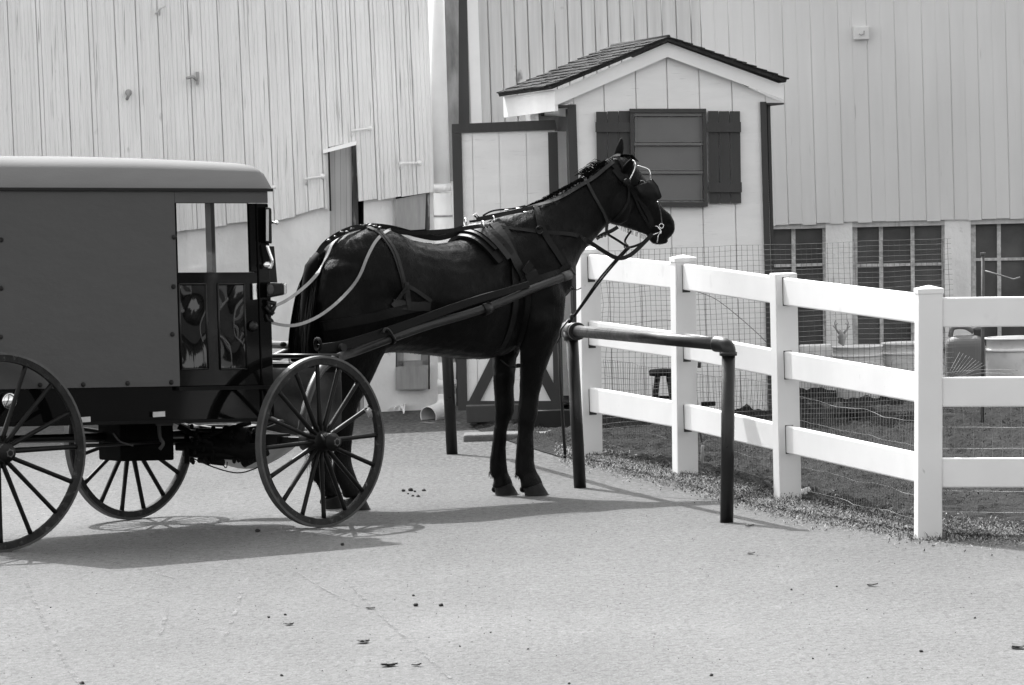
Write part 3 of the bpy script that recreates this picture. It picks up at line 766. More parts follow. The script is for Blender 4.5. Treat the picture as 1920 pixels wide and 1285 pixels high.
# ================================================================== CLUTTER BEHIND THE FENCE
DT = 44.6
def tub(cx, w_px, ytop, ybot, D, name, mat_, label, lid=False, cat='tub', grp=None, taper=.88):
    s_ = FPX/D; r = w_px/2/s_; ct = P(cx, ytop, D); cb_ = P(cx, ybot, D); h = ct.z-cb_.z
    base = V3((ct.x, ct.y, cb_.z)); t_ = empty(name, base, label, cat, grp)
    m = MB(); prof = [(0, r*taper*.97), (.01, r*taper)]
    for k in range(1, 6): prof += [(h*k/6-.01, r*(taper+(1-taper)*k/6)), (h*k/6, r*(taper+(1-taper)*k/6)+.004)]
    prof += [(h-.012, r*1.0), (h-.011, r*1.06), (h, r*1.06), (h-.002, r*.96), (.02, r*taper*.93)]
    m.lathe(base, (0,0,1), prof, 28); m.build('shell', mat_, t_)
    l_ = MB(); l_.lathe(base, (0,0,1), [(h*.80, r*1.0), (h*.80, r*1.03), (h*.84, r*1.035), (h*.84, r*1.0)], 28); l_.build('rim_band', mat_, t_)
    return t_
tub(1607, 92, 648, 748, 44.6, 'storage_tub', M_tub, 'pale ribbed plastic tub directly below the dried antler ornament')
tub(1700, 92, 642, 752, 44.8, 'storage_tub', M_tub, 'pale plastic tub partly hidden by the cap topped corner post')
tub(1905, 112, 632, 760, 44.2, 'storage_bin', M_tub, 'large pale domed bin at the right edge behind the fence', cat='bin')
m = MB()
m.box(P(1530,668,45.0), (.22,.2,.16)); single(m, 'planter_box', M_tub, P(1530,690,45.0), 'low pale wooden planter left of the ribbed tubs', 'planter', bevel=.01)
# grey jerry can
cbs = P(1812, 745, 43.8); jc = empty('jerry_can', cbs, 'grey plastic jerry can with moulded handle between the tubs', 'can')
m = MB(); H = (745-628)/274
m.box(cbs+V3((0,0,H/2)), (.27,.2,H)); m.build('body', M_can, jc, bevel=.075, seg=6)
m = MB(); hb = cbs+V3((0,0,H)); m.tube(spline([hb+V3((-.1,0,-.01)),hb+V3((-.08,0,.05)),hb+V3((.0,0,.055)),hb+V3((.06,0,.02))],5), .018, 10); m.build('handle', M_can, jc)
m = MB(); m.lathe(hb+V3((.09,0,-.02)), (0,0,1), [(0,.03),(.05,.03),(.05,.036),(.075,.034)], 16); m.build('spout_cap', M_can, jc)
# stool
sb_ = G(1238, 800); st_ = empty('wooden_stool', sb_, 'dark wooden stool with splayed legs standing behind the fence before the shed', 'stool')
D_ = sb_.y
m = MB(); m.lathe(P(1243,696,D_), (0,0,1), [(-.03,.085),(-.028,.092),(.0,.095),(.012,.085),(.018,.01)], 22); m.build('seat', M_spoke, st_)
for (dx, dy) in ((-.09,-.06),(.08,-.06),(-.07,.08),(.09,.08)):
    m = MB(); tp = P(1243,698,D_)+V3((dx*.4,dy*.4,0)); m.tube([V3((sb_.x+.02+dx, sb_.y+dy, 0)), tp], [.014,.016], 8); m.build('leg', M_spoke, st_)
m = MB(); m.tube([P(1228,745,D_),P(1258,745,D_)], .010, 8); m.build('stretcher', M_spoke, st_)
# small bracket shelf / tool handle by second post
fe = G(1328,852); t_ = empty('scrub_brush', fe, 'dark brush on a thin bent stake just right of the second fence post', 'brush')
m = MB(); m.box(P(1328,757,fe.y), (.09,.05,.03)); m.build('brush_head', M_spoke, t_, bevel=.006)
m = MB(); m.tube([P(1318,760,fe.y),P(1310,800,fe.y),P(1322,858,fe.y)], .006, 6); m.tube([P(1312,665,fe.y),P(1311,690,fe.y)], .012, 6); m.build('stake', M_wire, t_)
# iron hook stake on the right
fe = G(1842, 800); t_ = empty('garden_hook', fe, 'thin upright stake with a bent wire arm before the right window', 'garden stake')
m = MB(); m.tube([V3((fe.x,fe.y,0)), P(1843,478,fe.y)], .011, 8); m.box(P(1843,476,fe.y),(.035,.03,.014)); m.build('stake', M_wire, t_)
m = MB(); m.tube([P(1845,508,fe.y),P(1875,516,fe.y),P(1900,524,fe.y),P(1913,520,fe.y)], .006, 6); m.build('wire_arm', M_wirel, t_)
# dried ornament like a little deer head on a stick
fe = P(1578, 646, 44.5); t_ = empty('antler_ornament', fe, 'small dried twig ornament with two antler shaped prongs standing over the tub', 'ornament')
m = MB(); m.blob(P(1578,634,44.5), (.028,.03,.045), 10, 7, .35); m.tube([P(1578,640,44.5), fe], .014,6); m.build('head', M_ply, t_)
for sgn in (-1, 1):
    m = MB(); X = lambda dx: 1578+sgn*dx
    m.tube([P(X(4),626,44.5),P(X(10),618,44.5),P(X(13),606,44.5),P(X(11),600,44.5)], [.010,.007,.005,.003], 6); m.tube([P(X(10),618,44.5),P(X(16),611,44.5)],.004,5); m.tube([P(X(12),611,44.5),P(X(7),606,44.5)],.003,5)
    m.build('prong', M_ply, t_)
# stone and soil heap
m = MB(); m.blob(G(1600, 795)+V3((0,0,.04)), (.14,.16,.09), 14, 9, .25); single(m, 'soil_heap', M_soil, G(1600,795), 'low rounded heap of soil in the garden bed behind the middle rails', 'heap')
m = MB(); m.blob(G(1510, 938)+V3((0,0,.02)), (.05,.05,.05), 12, 8, .25); single(m, 'stone', M_stone, G(1510,938), 'small pale round stone against the foot of the capless fence post', 'stone')
m = MB(); m.blob(G(1775, 978)+V3((0,0,.01)), (.035,.035,.03), 12, 8, .3); single(m, 'stone', M_stone, G(1775,978), 'small white stone in the litter right of the corner post', 'stone')
# slim pole by the hitching rail
m = MB(); m.tube([G(1060,862), P(1050,700,G(1060,862).y), P(1047,600,G(1060,862).y)], .010, 8)
single(m, 'thin_stake', M_steel, G(1060,862), 'thin dark leaning stake just left of the middle hitching post', 'stake')
m = MB(); m.tube(spline([G(1322,885)+V3((0,0,.0)), P(1316,860,38.2), P(1318,835,38.2)],4), .009, 6); m.blob(G(1322,885),(.03,.03,.02),8,5,.2)
single(m, 'dry_twig', M_ply, G(1322,885), 'short weathered stick leaning by the foot of the second fence post', 'stick')
m = MB()
for k in range(3): m.tube(spline([G(730+k*9,772+k)+V3((0,0,.02)),G(745+k*7,768)+V3((0,0,.05)),G(757,776+k*2)+V3((0,0,.02))],5),.006,5)
single(m, 'dead_twigs', M_tub, G(745,772), 'pale crossed twigs lying against the plastered foundation', 'twigs')

# ------------------------------------------------------------------ litter, grass (uncountable)
def blades(name, mat_, pts, hmin, hmax, wd, flat=0.0, label=None, kind='stuff'):
    m = MB()
    for p in pts:
        a = random.uniform(0, 2*math.pi); L_ = random.uniform(hmin, hmax)
        fl_ = random.uniform(max(0, flat-.35), min(1, flat+.2))
        d = V3((math.cos(a)*fl_, math.sin(a)*fl_, 1-fl_+.05)).normalized()
        s_ = V3((-math.sin(a), math.cos(a), 0))*wd*random.uniform(.6, 1.5)
        b = p+d*L_*.55+V3((0,0,random.uniform(-.005,.01)*flat)); c_ = p+d*L_+V3((math.cos(a),math.sin(a),0))*L_*.25-V3((0,0,L_*.1))
        i = len(m.v); m.v += [p-s_/2, p+s_/2, b+s_*.35, b-s_*.35, c_]; m.f += [(i,i+1,i+2,i+3),(i+3,i+2,i+4)]; m.sm += [False]*2
    o = m.build(name, mat_, None, fix=False); tag(o, kind=kind); return o
def along(n, t0, t1, jit, back=0.0):
    res = []
    for _ in range(n):
        t = random.uniform(t0, t1)*(len(EW)-1); k = min(int(t), len(EW)-2); a = EW[k].lerp(EW[k+1], t-k)
        j = random.gauss(0, 1)*jit + back
        res.append(V3((a.x + random.uniform(-.05,.05), a.y + j, .006 + (.02 if j > 0 else 0))))
    return res
litter = []
lt = along(9500, .21, .96, .24, .08) + along(9500, .21, .96, .5, .35)
blades('straw_litter', M_straw, lt[::2], .010, .036, .006, .95)
blades('leaf_litter', mat('brown_litter', .11, .9, .5, 40), lt[1::2], .010, .036, .007, .95)
gr = along(2600, .25, 1.0, .35, .50)
blades('grass', M_grass, gr, .012, .045, .004, .6)
gr = []
for (cx, cy, n, rad) in ((1740,1010,60,.10),(1890,1008,110,.24),(1812,1008,60,.14),(1475,945,40,.08),(1285,898,40,.08)):
    c_ = G(cx, cy)
    for _ in range(n): gr.append(c_+V3((random.gauss(0,rad), random.gauss(0,.05), 0)))
blades('grass_tufts', M_grass, gr, .02, .06, .005, .4)
gs = []
for _ in range(9000):
    p = G(random.uniform(1110,1930), random.uniform(775,960)); 
    gs.append(V3((p.x,p.y,.035+.02*random.random())))
blades('ground_cover', mat('ground_cover', .024, .9, .6, 20), [p for p in gs if p.y > interp([(e.x, e.y) for e in EW], p.x)+.1], .010, .03, .005, .9)
# curled leaves on the asphalt, each its own thing
def leaf(px, py, w_, label, cat='dry leaf', mat_=M_leaf, lobes=3):
    c_ = G(px, py); m = MB()
    for k in range(lobes):
        a = random.uniform(0, 2*math.pi) if k else 0
        L_ = w_*random.uniform(.45, .8); d = V3((math.cos(a), math.sin(a)*1.3, 0)); s_ = V3((-d.y, d.x, 0))
        rows = []
        for i in range(6):
            t = i/5; ww = math.sin(math.pi*(.08+.9*t))*L_*.32
            z = .004+.16*L_*abs(t-.4)*random.uniform(.4,1.4)
            rows.append([c_+d*(t-.4)*L_+s_*ww*q+V3((0,0,z+(q if k % 2 else -q)*L_*.05+L_*.05)) for q in (-1,-.4,.3,1)])
        m.rings(rows, closed=False, cap=False)
    o = single(m, 'dry_leaf', mat_, c_, label, cat, 'dry leaves on the pavement', fix=False)
    sd_ = o.modifiers.new('t', 'SOLIDIFY'); sd_.thickness = .002
leaf(1910, 1217, .10, 'dark dry leaf cut off by the right edge of the foreground', lobes=4)
leaf(728, 1250, .10, 'largest dark curled leaf at the bottom centre left', lobes=4)
leaf(779, 1250, .06, 'flat pale leaf just right of the largest curled leaf')
leaf(680, 1206, .085, 'light curled leaf above the largest dark one', lobes=3)
leaf(541, 1173, .075, 'small curled leaf farthest left on the open pavement')
leaf(693, 1143, .06, 'thin flat leaf left of the two dark clods')
leaf(1634, 1100, .075, 'narrow dark leaf on the pavement in front of the corner fence post')
leaf(1408, 1040, .06, 'small dark leaf on the pavement in front of the right hitching post')
leaf(1404, 988, .07, 'dark leaf on the shadow of the right hitching post')
m = MB()
for (px, py, r) in ((780,1137,.012),(827,1137,.011),(775,1118,.007),(483,998,.014),(642,1023,.011),(504,1159,.007),(535,1154,.007),(154,1283,.010),(528,1268,.007),(661,1293,.006),(1727,1223,.008),(1484,1107,.006),(1569,1101,.006),(1334,1268,.008),(990,1218,.005),(862,1213,.005),(1067,1283,.006),(756,922,.011),(770,921,.014),(778,923,.009),(795,921,.011),(784,932,.010),(774,931,.008),(765,927,.006),(1524,1236,.005),(1828,1160,.006),(920,1187,.005),(95,1140,.004)):
    m.blob(G(px,py)+V3((0,0,r*.5)), (r,r*1.2,r*.8), 8, 5, .3)
for _ in range(420):
    px, py = random.uniform(0,1920), random.uniform(1000,1290); r = random.uniform(.0012,.0038)
    if random.random() < .5: py = random.uniform(880,1290)
    if px > 1450 and py < 1020: continue
    q = G(px,py); m.blob(q+V3((0,0,r*.4)), (r,r*1.6,r*.6), 5, 3, .2)
tag(m.build('scattered_clods', M_dung), kind='stuff')

# ================================================================== HORSE
HO = V3((-.45, 36.39, 0)); HA = R(36)
hF = V3((math.cos(HA), math.sin(HA), 0)); hRt = V3((math.sin(HA), -math.cos(HA), 0))
def H(u, r, z): return HO + hF*u + hRt*r + V3((0,0,z))
def HPl(px, py, r): return PL(px, py, HO+hRt*r, hRt)
horse = empty('horse', HO, 'black horse in harness standing in the shafts of the buggy, head raised to the right', 'horse')
hb = MB()
def ring(c, A_, B_, n=20, e=1.0):
    res = []
    for k in range(n):
        q = 2*math.pi*k/n; ca, sa = math.cos(q), math.sin(q)
        res.append(c + A_*(abs(ca)**e*(1 if ca > 0 else -1)) + B_*(abs(sa)**e*(1 if sa > 0 else -1)))
    return res
up = V3((0,0,1))
tors = [(-.80,1.34,1.14,.06),(-.77,1.42,1.02,.13),(-.70,1.50,.94,.205),(-.60,1.558,.88,.255),(-.45,1.598,.86,.285),(-.32,1.575,.87,.275),(-.15,1.505,.86,.26),
        (.03,1.468,.832,.285),(.20,1.485,.806,.285),(.36,1.56,.80,.25),(.48,1.60,.81,.22),(.60,1.575,.87,.205),(.70,1.50,.93,.185),(.79,1.38,1.03,.14),(.84,1.27,1.12,.07)]
rs = []
for (u_, zt, zb, w_) in tors:
    c_ = H(u_, 0, (zt+zb)/2); h = (zt-zb)/2
    rr = []
    for k in range(24):
        q = 2*math.pi*k/24; ca, sa = math.cos(q), math.sin(q)
        # egg section: widest a little below the middle, ridge at the top
        wz = w_*(abs(sa)**.92)*(1.0 - .14*max(ca, 0)**2)
        rr.append(c_ + up*h*ca + hRt*wz*(1 if sa > 0 else -1))
    rs.append(rr)
hb.rings(rs)
def sec(T, B, D, w_, yaw, e=1.0, n=20):
    T = P(T[0], T[1], D); B = P(B[0], B[1], D); c_ = (T+B)/2
    wv = V3((math.sin(R(yaw)), -math.cos(R(yaw)), 0))
    return ring(c_, (T-B)/2, wv*w_, n, e)
hb.rings([sec((925,412),(985,590),36.70,.19,36), sec((955,400),(1035,580),36.74,.185,36), sec((985,390),(1064,548),36.77,.155,36),
          sec((1016,377),(1068,512),36.82,.125,36), sec((1049,359),(1083,482),36.88,.105,34), sec((1085,339),(1107,456),36.94,.09,30),
          sec((1112,320),(1130,428),36.98,.085,27), sec((1138,303),(1147,415),37.02,.082,24)])
headS = [((1128,308),(1140,400),37.0,.075), ((1148,297),(1141,412),37.02,.085), ((1170,294),(1145,419),37.05,.095), ((1190,309),(1154,423),37.07,.098),
         ((1205,330),(1167,426),37.09,.088), ((1219,350),(1181,431),37.11,.074), ((1232,371),(1196,436),37.125,.060), ((1244,390),(1209,441),37.14,.052),
         ((1256,401),(1219,445),37.15,.053), ((1264,414),(1228,450),37.16,.052), ((1265,428),(1238,452),37.165,.044), ((1258,443),(1246,450),37.17,.025)]
hb.rings([sec(t, b, d, w_, 20, .92) for t, b, d, w_ in headS])
hb.rings([sec((1222,440),(1214,446),37.13,.028,20), sec((1238,446),(1222,456),37.15,.034,20), sec((1250,449),(1236,459),37.16,.032,20), sec((1252,452),(1248,457),37.165,.016,20)])
# cheek
hb.blob(P(1160,385,36.99), (.085,.05,.11), 14, 10)
hb.blob(P(1160,385,37.09), (.085,.05,.11), 14, 10)
S_ = lambda D: FPX/D
def leg(tab, D, dz=0):
    rs = []
    for row in tab:
        y_, L_, R_, b_ = row[:4]; D2 = row[4] if len(row) > 4 else D
        hw = (R_-L_+5.0)/2/S_(D2); a_ = math.sqrt(max(hw*hw-(b_*math.sin(HA))**2, 1e-5))/math.cos(HA)
        c_ = P((L_+R_)/2, y_, D2); rs.append(ring(c_, hF*a_, hRt*b_, 16))
    hb.rings(rs)
leg([(490,975,1035,.03,36.72),(505,968,1045,.07,36.66),(520,965,1050,.10,36.62),(560,970,1058,.10,36.62),(600,978,1056,.095,36.62),(640,976,1044,.075,36.64),(677,977,1028,.06,36.66),(716,977,1015,.05,36.68),(745,976,1008,.043),(764,973,1008,.043),(782,972,1007,.043),(797,973,1001,.036),(815,972,998,.033),
     (846,970,998,.032),(864,968,998,.036),(878,967,1001,.038),(888,969,1005,.034),(898,978,1012,.034),(908,979,1016,.040),(914,978,1018,.045)], 36.70)
leg([(560,925,1000,.09,36.86),(600,925,990,.09,36.86),(640,925,975,.07,36.86),(666,925,968,.06,36.84),(700,926,965,.05),(728,927,962,.043),(755,929,963,.042),(775,930,962,.042),(792,930,953,.036),(812,928,948,.033),
     (842,924,947,.032),(862,920,948,.036),(878,919,949,.038),(888,921,951,.034),(898,928,956,.034),(908,926,959,.040),(914,924,961,.045)], 36.80)
nh = [(450,640,700,.03,36.12),(475,620,725,.08,36.04),(500,605,740,.12,35.98),(560,588,748,.135,35.96),(600,590,745,.13,35.96),(640,594,731,.11,35.97),(675,601,714,.09,35.97),(708,607,700,.072),(735,611,684,.058),(757,612,672,.050),(775,615,667,.046),(792,622,662,.040),(815,627,658,.034),
      (845,628,657,.033),(868,627,658,.036),(884,626,662,.040),(896,629,666,.036),(908,638,672,.036),(920,643,679,.042),(932,645,683,.046)]
leg(nh, 35.98)
leg([(y_, L_-38-(max(0,y_-800)*.03), R_-38-(max(0,y_-800)*.03), b_, 36.16) for (y_, L_, R_, b_, *_q) in nh[4:]], 36.15)
raw = hb.mesh('raw'); ro = bpy.data.objects.new('raw', raw); COL.objects.link(ro)
bm = bmesh.new(); bm.from_mesh(raw); bmesh.ops.recalc_face_normals(bm, faces=bm.faces); bm.to_mesh(raw); bm.free()
md = ro.modifiers.new('r', 'REMESH'); md.mode = 'VOXEL'; md.voxel_size = .0095; md.use_smooth_shade = True
ms = ro.modifiers.new('s', 'SMOOTH'); ms.factor = .5; ms.iterations = 9
dg = bpy.context.evaluated_depsgraph_get(); dg.update()
body = bpy.data.meshes.new_from_object(ro.evaluated_get(dg)); bpy.data.objects.remove(ro)
# muscles: gentle swellings and hollows
def bumpf(co):
    d = 0
    for (px, py, D, rad, amp) in MUS:
        q = (co - MUSP[(px,py)]).length/rad
        if q < 1: d += amp*(1-q*q)**2
    return d
MUS = [(650,470,35.8,.20,.018),(700,560,35.8,.16,-.012),(620,620,35.8,.20,.012),(745,560,35.9,.11,-.020),(860,560,36.2,.25,.010),(985,470,36.55,.16,.018),(1035,545,36.6,.10,.014),(960,520,36.5,.10,-.012),
       (1010,610,36.6,.10,.012),(1060,420,36.8,.10,-.006),(1120,380,36.95,.08,.008),(1195,395,37.05,.05,-.006),(690,445,36.0,.09,.012),(1020,440,36.7,.06,-.01),(1255,420,37.15,.02,-.006)]
bm = bmesh.new(); bm.from_mesh(body); bvh0 = BVHTree.FromBMesh(bm)
MUSP = {}
for (px,py,D,rad,amp) in MUS:
    hit = bvh0.ray_cast(CP, ray(px,py)); MUSP[(px,py)] = hit[0] if hit[0] else P(px,py,D)
bm.normal_update()
for v in bm.verts:
    v.co += v.normal*(1.5*bumpf(v.co) + .0025*mnoise.noise(v.co*22) + .006*mnoise.noise(v.co*5.5))
bm.normal_update(); BV = BVHTree.FromBMesh(bm)
bm.faces.ensure_lookup_table()
areas = [f.calc_area() for f in bm.faces]; cum = []; tot = 0
for a in areas: tot += a; cum.append(tot)
import bisect
fur = []
for _ in range(70000):
    f = bm.faces[min(bisect.bisect(cum, random.random()*tot), len(areas)-1)]
    vs = [v.co for v in f.verts]; a_, b_ = random.random(), random.random()
    p = vs[0].lerp(vs[1], a_).lerp(vs[-1].lerp(vs[-2], a_) if len(vs) > 3 else vs[2], b_); n_ = f.normal.copy()
    if n_.dot(CP-p) < -.35*(CP-p).length: continue
    d = (V3((0,0,-1)) - hF*.7 + V3((random.gauss(0,.25), random.gauss(0,.25), random.gauss(0,.25)))); d = (d - n_*d.dot(n_))
    if d.length < .05: d = -hF - n_*(-hF).dot(n_)
    d.normalize(); L_ = random.uniform(.008,.020); sdv = n_.cross(d)*random.uniform(.0006,.0014)
    fur.append((p-sdv-n_*.0005, p+sdv-n_*.0005, p+d*L_+n_*L_*random.uniform(.10,.45)))
for tri in fur:
    bm.faces.new([bm.verts.new(q) for q in tri])
inv = wmat(horse).inverted()
for v in bm.verts: v.co = inv @ v.co
bm.to_mesh(body); bm.free()
for p in body.polygons: p.use_smooth = True
body.materials.clear(); body.materials.append(M_horse)
bo = bpy.data.objects.new('body', body); COL.objects.link(bo); bo.parent = horse
# hooves
def hoof(xl0, xr0, yt, xl1, xr1, yb, D):
    m = MB(); rs = []; n = 22
    for k, t in enumerate((0,.12,.35,.65,.9,1)):
        L_ = xl0+(xl1-xl0)*t; R_ = xr0+(xr1-xr0)*t
        hw = (R_-L_)/2/S_(D); cx = (L_+R_)/2; r_ = []
        for q in range(n):
            a = 2*math.pi*q/n; ca, sa = math.cos(a), math.sin(a)
            # coronet line slopes: high at the toe side, low at the heel
            y_ = yt+(yb-yt)*t - (1-t)*4.0*ca
            c_ = P(cx, y_, D)
            if t == 1: c_.z = .003
            hl = hw*1.06*(1.0 if ca > 0 else .93)
            r_.append(c_ + hF*hl*ca*(1.03 if t > .9 else 1) + hRt*hw*.88*sa)
        rs.append(r_)
    m.rings(rs); m.build('hoof', M_hoof, horse)
    m = MB()                                  # coronet and heel bulbs
    for sgn in (-1, 1):
        c_ = P(xl0+5, yt+9, D)+hRt*.016*sgn; m.blob(c_, (.020,.018,.020), 10, 7)
    m.build('heel', M_horse, horse)
hoof(979,1015,909, 984,1031,931, 36.70); hoof(926,959,909, 928,974,931, 36.80)
hoof(646,683,934, 649,695,957, 35.98); hoof(604,640,932, 602,646,955, 36.14)
# ears
def ear(pb, tip, D, wd, yaw, Dt=None):
    m = MB(); b = P(*pb, D); t = P(*tip, Dt or D); ax = (t-b); rs = []
    wv = V3((math.cos(R(yaw)), math.sin(R(yaw)), 0)); nv = ax.cross(wv).normalized()
    for k, (s_, r_) in enumerate(((-.15,.8),(0,.9),(.2,1.05),(.45,1.0),(.7,.72),(.88,.38),(1,.06))):
        rs.append(ring(b+ax*s_, wv*wd*r_, nv*wd*r_*.55, 10))
    m.rings(rs); m.build('ear', M_horse, horse)
ear((1159,294), (1166,258), 37.10, .026, 20)
ear((1172,326), (1184,298), 36.98, .032, 10, 36.90)
for D_e in (36.97, 37.17):
    m = MB(); m.blob(P(1203,345,D_e), .022, 12, 9); m.build('eye', M_gloss, horse)
# mane and tail as strands
def strands(name, items, mat_, n=3):
    m = MB()
    for pts, r0 in items:
        k = len(pts); m.tube(pts, [max(r0*(1-.85*(i/(k-1))**1.5), .0005) for i in range(k)], n, cap=False, smooth=False)
    return m.build(name, mat_, horse, fix=False)
it = []
cr = [(985,390),(1016,377),(1049,359),(1072,347),(1095,334),(1112,322),(1132,306),(1150,297)]
for _ in range(520):
    t = random.uniform(0, len(cr)-1.01); k = int(t); f_ = t-k
    x = cr[k][0]+(cr[k+1][0]-cr[k][0])*f_; y = cr[k][1]+(cr[k+1][1]-cr[k][1])*f_
    D = 36.79+.25*(x-985)/165
    b = P(x, y+3, D+random.uniform(-.02,.03)); h = random.uniform(.010,.035)*(1.2 if x > 1095 and x < 1130 else .45)
    sw = random.uniform(-.4,.3)
    it.append(([b, b+V3((-.3*h, .2*h, h*.7)), b+V3((-.9*h+sw*h, .6*h, h)), b+V3((-1.5*h+sw*h, 1.6*h, h*.6))], .0028))
for _ in range(1500):
    t = random.uniform(0, len(cr)-1.01); k = int(t); f_ = t-k
    x = cr[k][0]+(cr[k+1][0]-cr[k][0])*f_; y = cr[k][1]+(cr[k+1][1]-cr[k][1])*f_
    D = 36.79+.25*(x-985)/165; b = P(x, y+random.uniform(1,4), D+random.uniform(-.05,.04)); h = random.uniform(.012,.030)
    v_ = V3((random.gauss(-.7,.5), random.gauss(-.2,.5), random.uniform(.2,.9))).normalized()
    it.append(([b, b+v_*h*.5, b+v_*h+V3((-.3*h,0,-.4*h))], .0026))
for _ in range(60):                      # forelock
    b = P(1165+random.uniform(-8,10), 294, 37.06); it.append(([b, b+V3((.03,-.01,.012)), b+V3((.07,-.02,-.03))], .003))
strands('mane', it, M_hair)
it = []
for _ in range(1300):
    a = random.uniform(-1,1); b_ = random.uniform(-1,1)
    st0 = H(-.77+.03*b_, .0+.05*a, 1.43-.10*random.random())
    zend = random.choice((.22,.30,.38,.5,.62))*random.uniform(.85,1.2) if random.random() < .5 else random.uniform(.35,.85)
    mid1 = H(-.85+.03*b_, .02+.09*a, 1.24)
    mid2 = H(-.90+.045*b_, .04+.11*a, .95)
    mid3 = H(-.86+.06*b_, .05+.10*a, .65 if zend < .6 else .9)
    e_ = H(-.83+.05*b_+random.uniform(-.03,.03), .06+.10*a+random.uniform(-.04,.04), zend)
    pts = spline([st0, mid1, mid2] + ([mid3] if zend < .6 else []) + [e_], 4)
    ph = random.random()*40
    pts = [p + mnoise.noise_vector(p*3+V3((ph,0,0)))*(.004+.022*(i/len(pts))) for i, p in enumerate(pts)]
    it.append((pts, .0036))
strands('tail', it, M_hair)
m = MB(); m.tube(spline([H(-.73,0,1.44), H(-.81,.01,1.37), H(-.86,.03,1.15), H(-.89,.04,.95), H(-.87,.05,.75)],4), [.045]*4+[.055]*4+[.055]*4+[.04]*4+[.02], 12); m.build('tail_dock', M_hair, horse)
it = []
for (px, py, D) in ((969,884,36.70),(920,882,36.80),(628,890,35.98),(590,890,36.15)):
    for _ in range(45):
        b = P(px+random.uniform(0,8), py+random.uniform(-8,6), D+random.uniform(-.03,.03)); it.append(([b, b+V3((-.008,0,-.012)), b+V3((-.012+random.uniform(-.01,.01),0,-.032))], .0018))
for _ in range(60):                      # chin and jaw whiskers
    x = random.uniform(1165,1215); y = 424+(x-1165)*.38; b = P(x,y,37.1); it.append(([b, b+V3((-.002,0,-.012)), b+V3((-.004,0,-.026))], .0008))
strands('fetlock_hair', it, M_hair)

# ------------------------------------------------------------------ strap tool: lay a strap over the horse along a line seen in the photo
def drape(pts, k=5, lift=.005, default=36.6):
    """points (px,py[,D]) -> world points lying on the body, in the air where the line leaves it"""
    flat = spline([V3((p[0], p[1], 0)) for p in pts], k); res = []
    dd = []
    for i, q in enumerate(flat):
        i0 = min(i//k, len(pts)-1); i1 = min(i0+1, len(pts)-1); f_ = (i % k)/k
        d0 = pts[i0][2] if len(pts[i0]) > 2 else None; d1 = pts[i1][2] if len(pts[i1]) > 2 else None
        if d0 is not None and d1 is not None: dd.append(d0+(d1-d0)*f_)
        elif d0 is not None and f_ == 0: dd.append(d0)
        else: dd.append(None)
    P_ = []; Nn = []
    for q, d in zip(flat, dd):
        r_ = ray(q.x, q.y)
        if d is not None: P_.append(P(q.x, q.y, d)); Nn.append(-r_); continue
        h = BV.ray_cast(CP, r_)
        if h[0] is not None: P_.append(h[0]+h[1]*lift); Nn.append(h[1])
        else: P_.append(None); Nn.append(-r_)
    idx = [i for i, p in enumerate(P_) if p is not None]
    for i in range(len(P_)):
        if P_[i] is None:
            lo = [j for j in idx if j < i]; hi = [j for j in idx if j > i]
            if lo and hi: a, b = lo[-1], hi[0]; D = P_[a].y+(P_[b].y-P_[a].y)*(i-a)/(b-a)
            elif lo: D = P_[lo[-1]].y
            elif hi: D = P_[hi[0]].y
            else: D = default
            P_[i] = P(flat[i].x, flat[i].y, D)
    for _ in range(3):
        Nn = [Nn[0]] + [(Nn[i-1]+Nn[i]*2+Nn[i+1]).normalized() for i in range(1, len(Nn)-1)] + [Nn[-1]]
    # smooth depth
    for _ in range(2):
        Q = [P_[0]] + [(P_[i-1]+P_[i]*2+P_[i+1])/4 for i in range(1, len(P_)-1)] + [P_[-1]]; P_ = Q
    return P_, Nn
def strap(mb, pts, wd, lift=.006, th=.004, k=5):
    p, n_ = drape(pts, k, lift); mb.ribbon(p, n_, wd, th); return p, n_
def loop(mb, c, n_, wd, lift=.008, th=.005, a0=0, a1=360, steps=48):
    """strap round the trunk in the plane through c with normal n_"""
    n_ = V3(n_).normalized(); e1 = (up - n_*up.dot(n_)).normalized(); e2 = n_.cross(e1)
    pts = []; ns = []
    for k in range(steps+1):
        a = R(a0+(a1-a0)*k/steps); d = e1*math.cos(a)+e2*math.sin(a)
        h = BV.ray_cast(c + d*1.2, -d)
        if h[0] is None: continue
        pts.append(h[0]+h[1]*lift); ns.append(h[1])
    for _ in range(4):
        ns = [ns[0]]+[(ns[i-1]+ns[i]*2+ns[i+1]).normalized() for i in range(1,len(ns)-1)]+[ns[-1]]
        pts = [pts[0]]+[(pts[i-1]+pts[i]*2+pts[i+1])/4 for i in range(1,len(pts)-1)]+[pts[-1]]
    mb.ribbon(pts, ns, wd, th); return pts
har = empty('harness', HO, 'black leather driving harness with bright buckles worn by the horse', 'harness')
# saddle and girth
m = MB(); gp = loop(m, H(.42,0,1.2), hF+V3((0,0,-.10)), .045); m.build('girth', M_leath, har, fix=False)
m = MB(); loop(m, H(.42,0,1.25), hF+V3((0,0,.5)), .15, .010, .020, -58, 58, 28); m.build('saddle_pad', M_leath, har, fix=False)
m = MB(); loop(m, H(.42,0,1.25), hF+V3((0,0,.5)), .085, .030, .014, -44, 44, 24); so2 = m.build('saddle', M_leath, har, fix=False)
m = MB(); loop(m, H(.42,0,1.25), hF+V3((0,0,.5)), .040, .044, .006, -60, 60, 30); m.build('saddle_strap', M_strapd, so2, fix=False)
ring_c = [P(905,422,36.48), P(872,416,36.6), P(925,413,36.62)]
m = MB()
def torus(mb, c, n_, r, tr, seg=18):
    n_ = V3(n_).normalized(); a = n_.orthogonal().normalized(); b = n_.cross(a)
    mb.tube([V3(c)+(a*math.cos(q)+b*math.sin(q))*r for q in (2*math.pi*i/seg for i in range(seg))], tr, 6, closed=True)
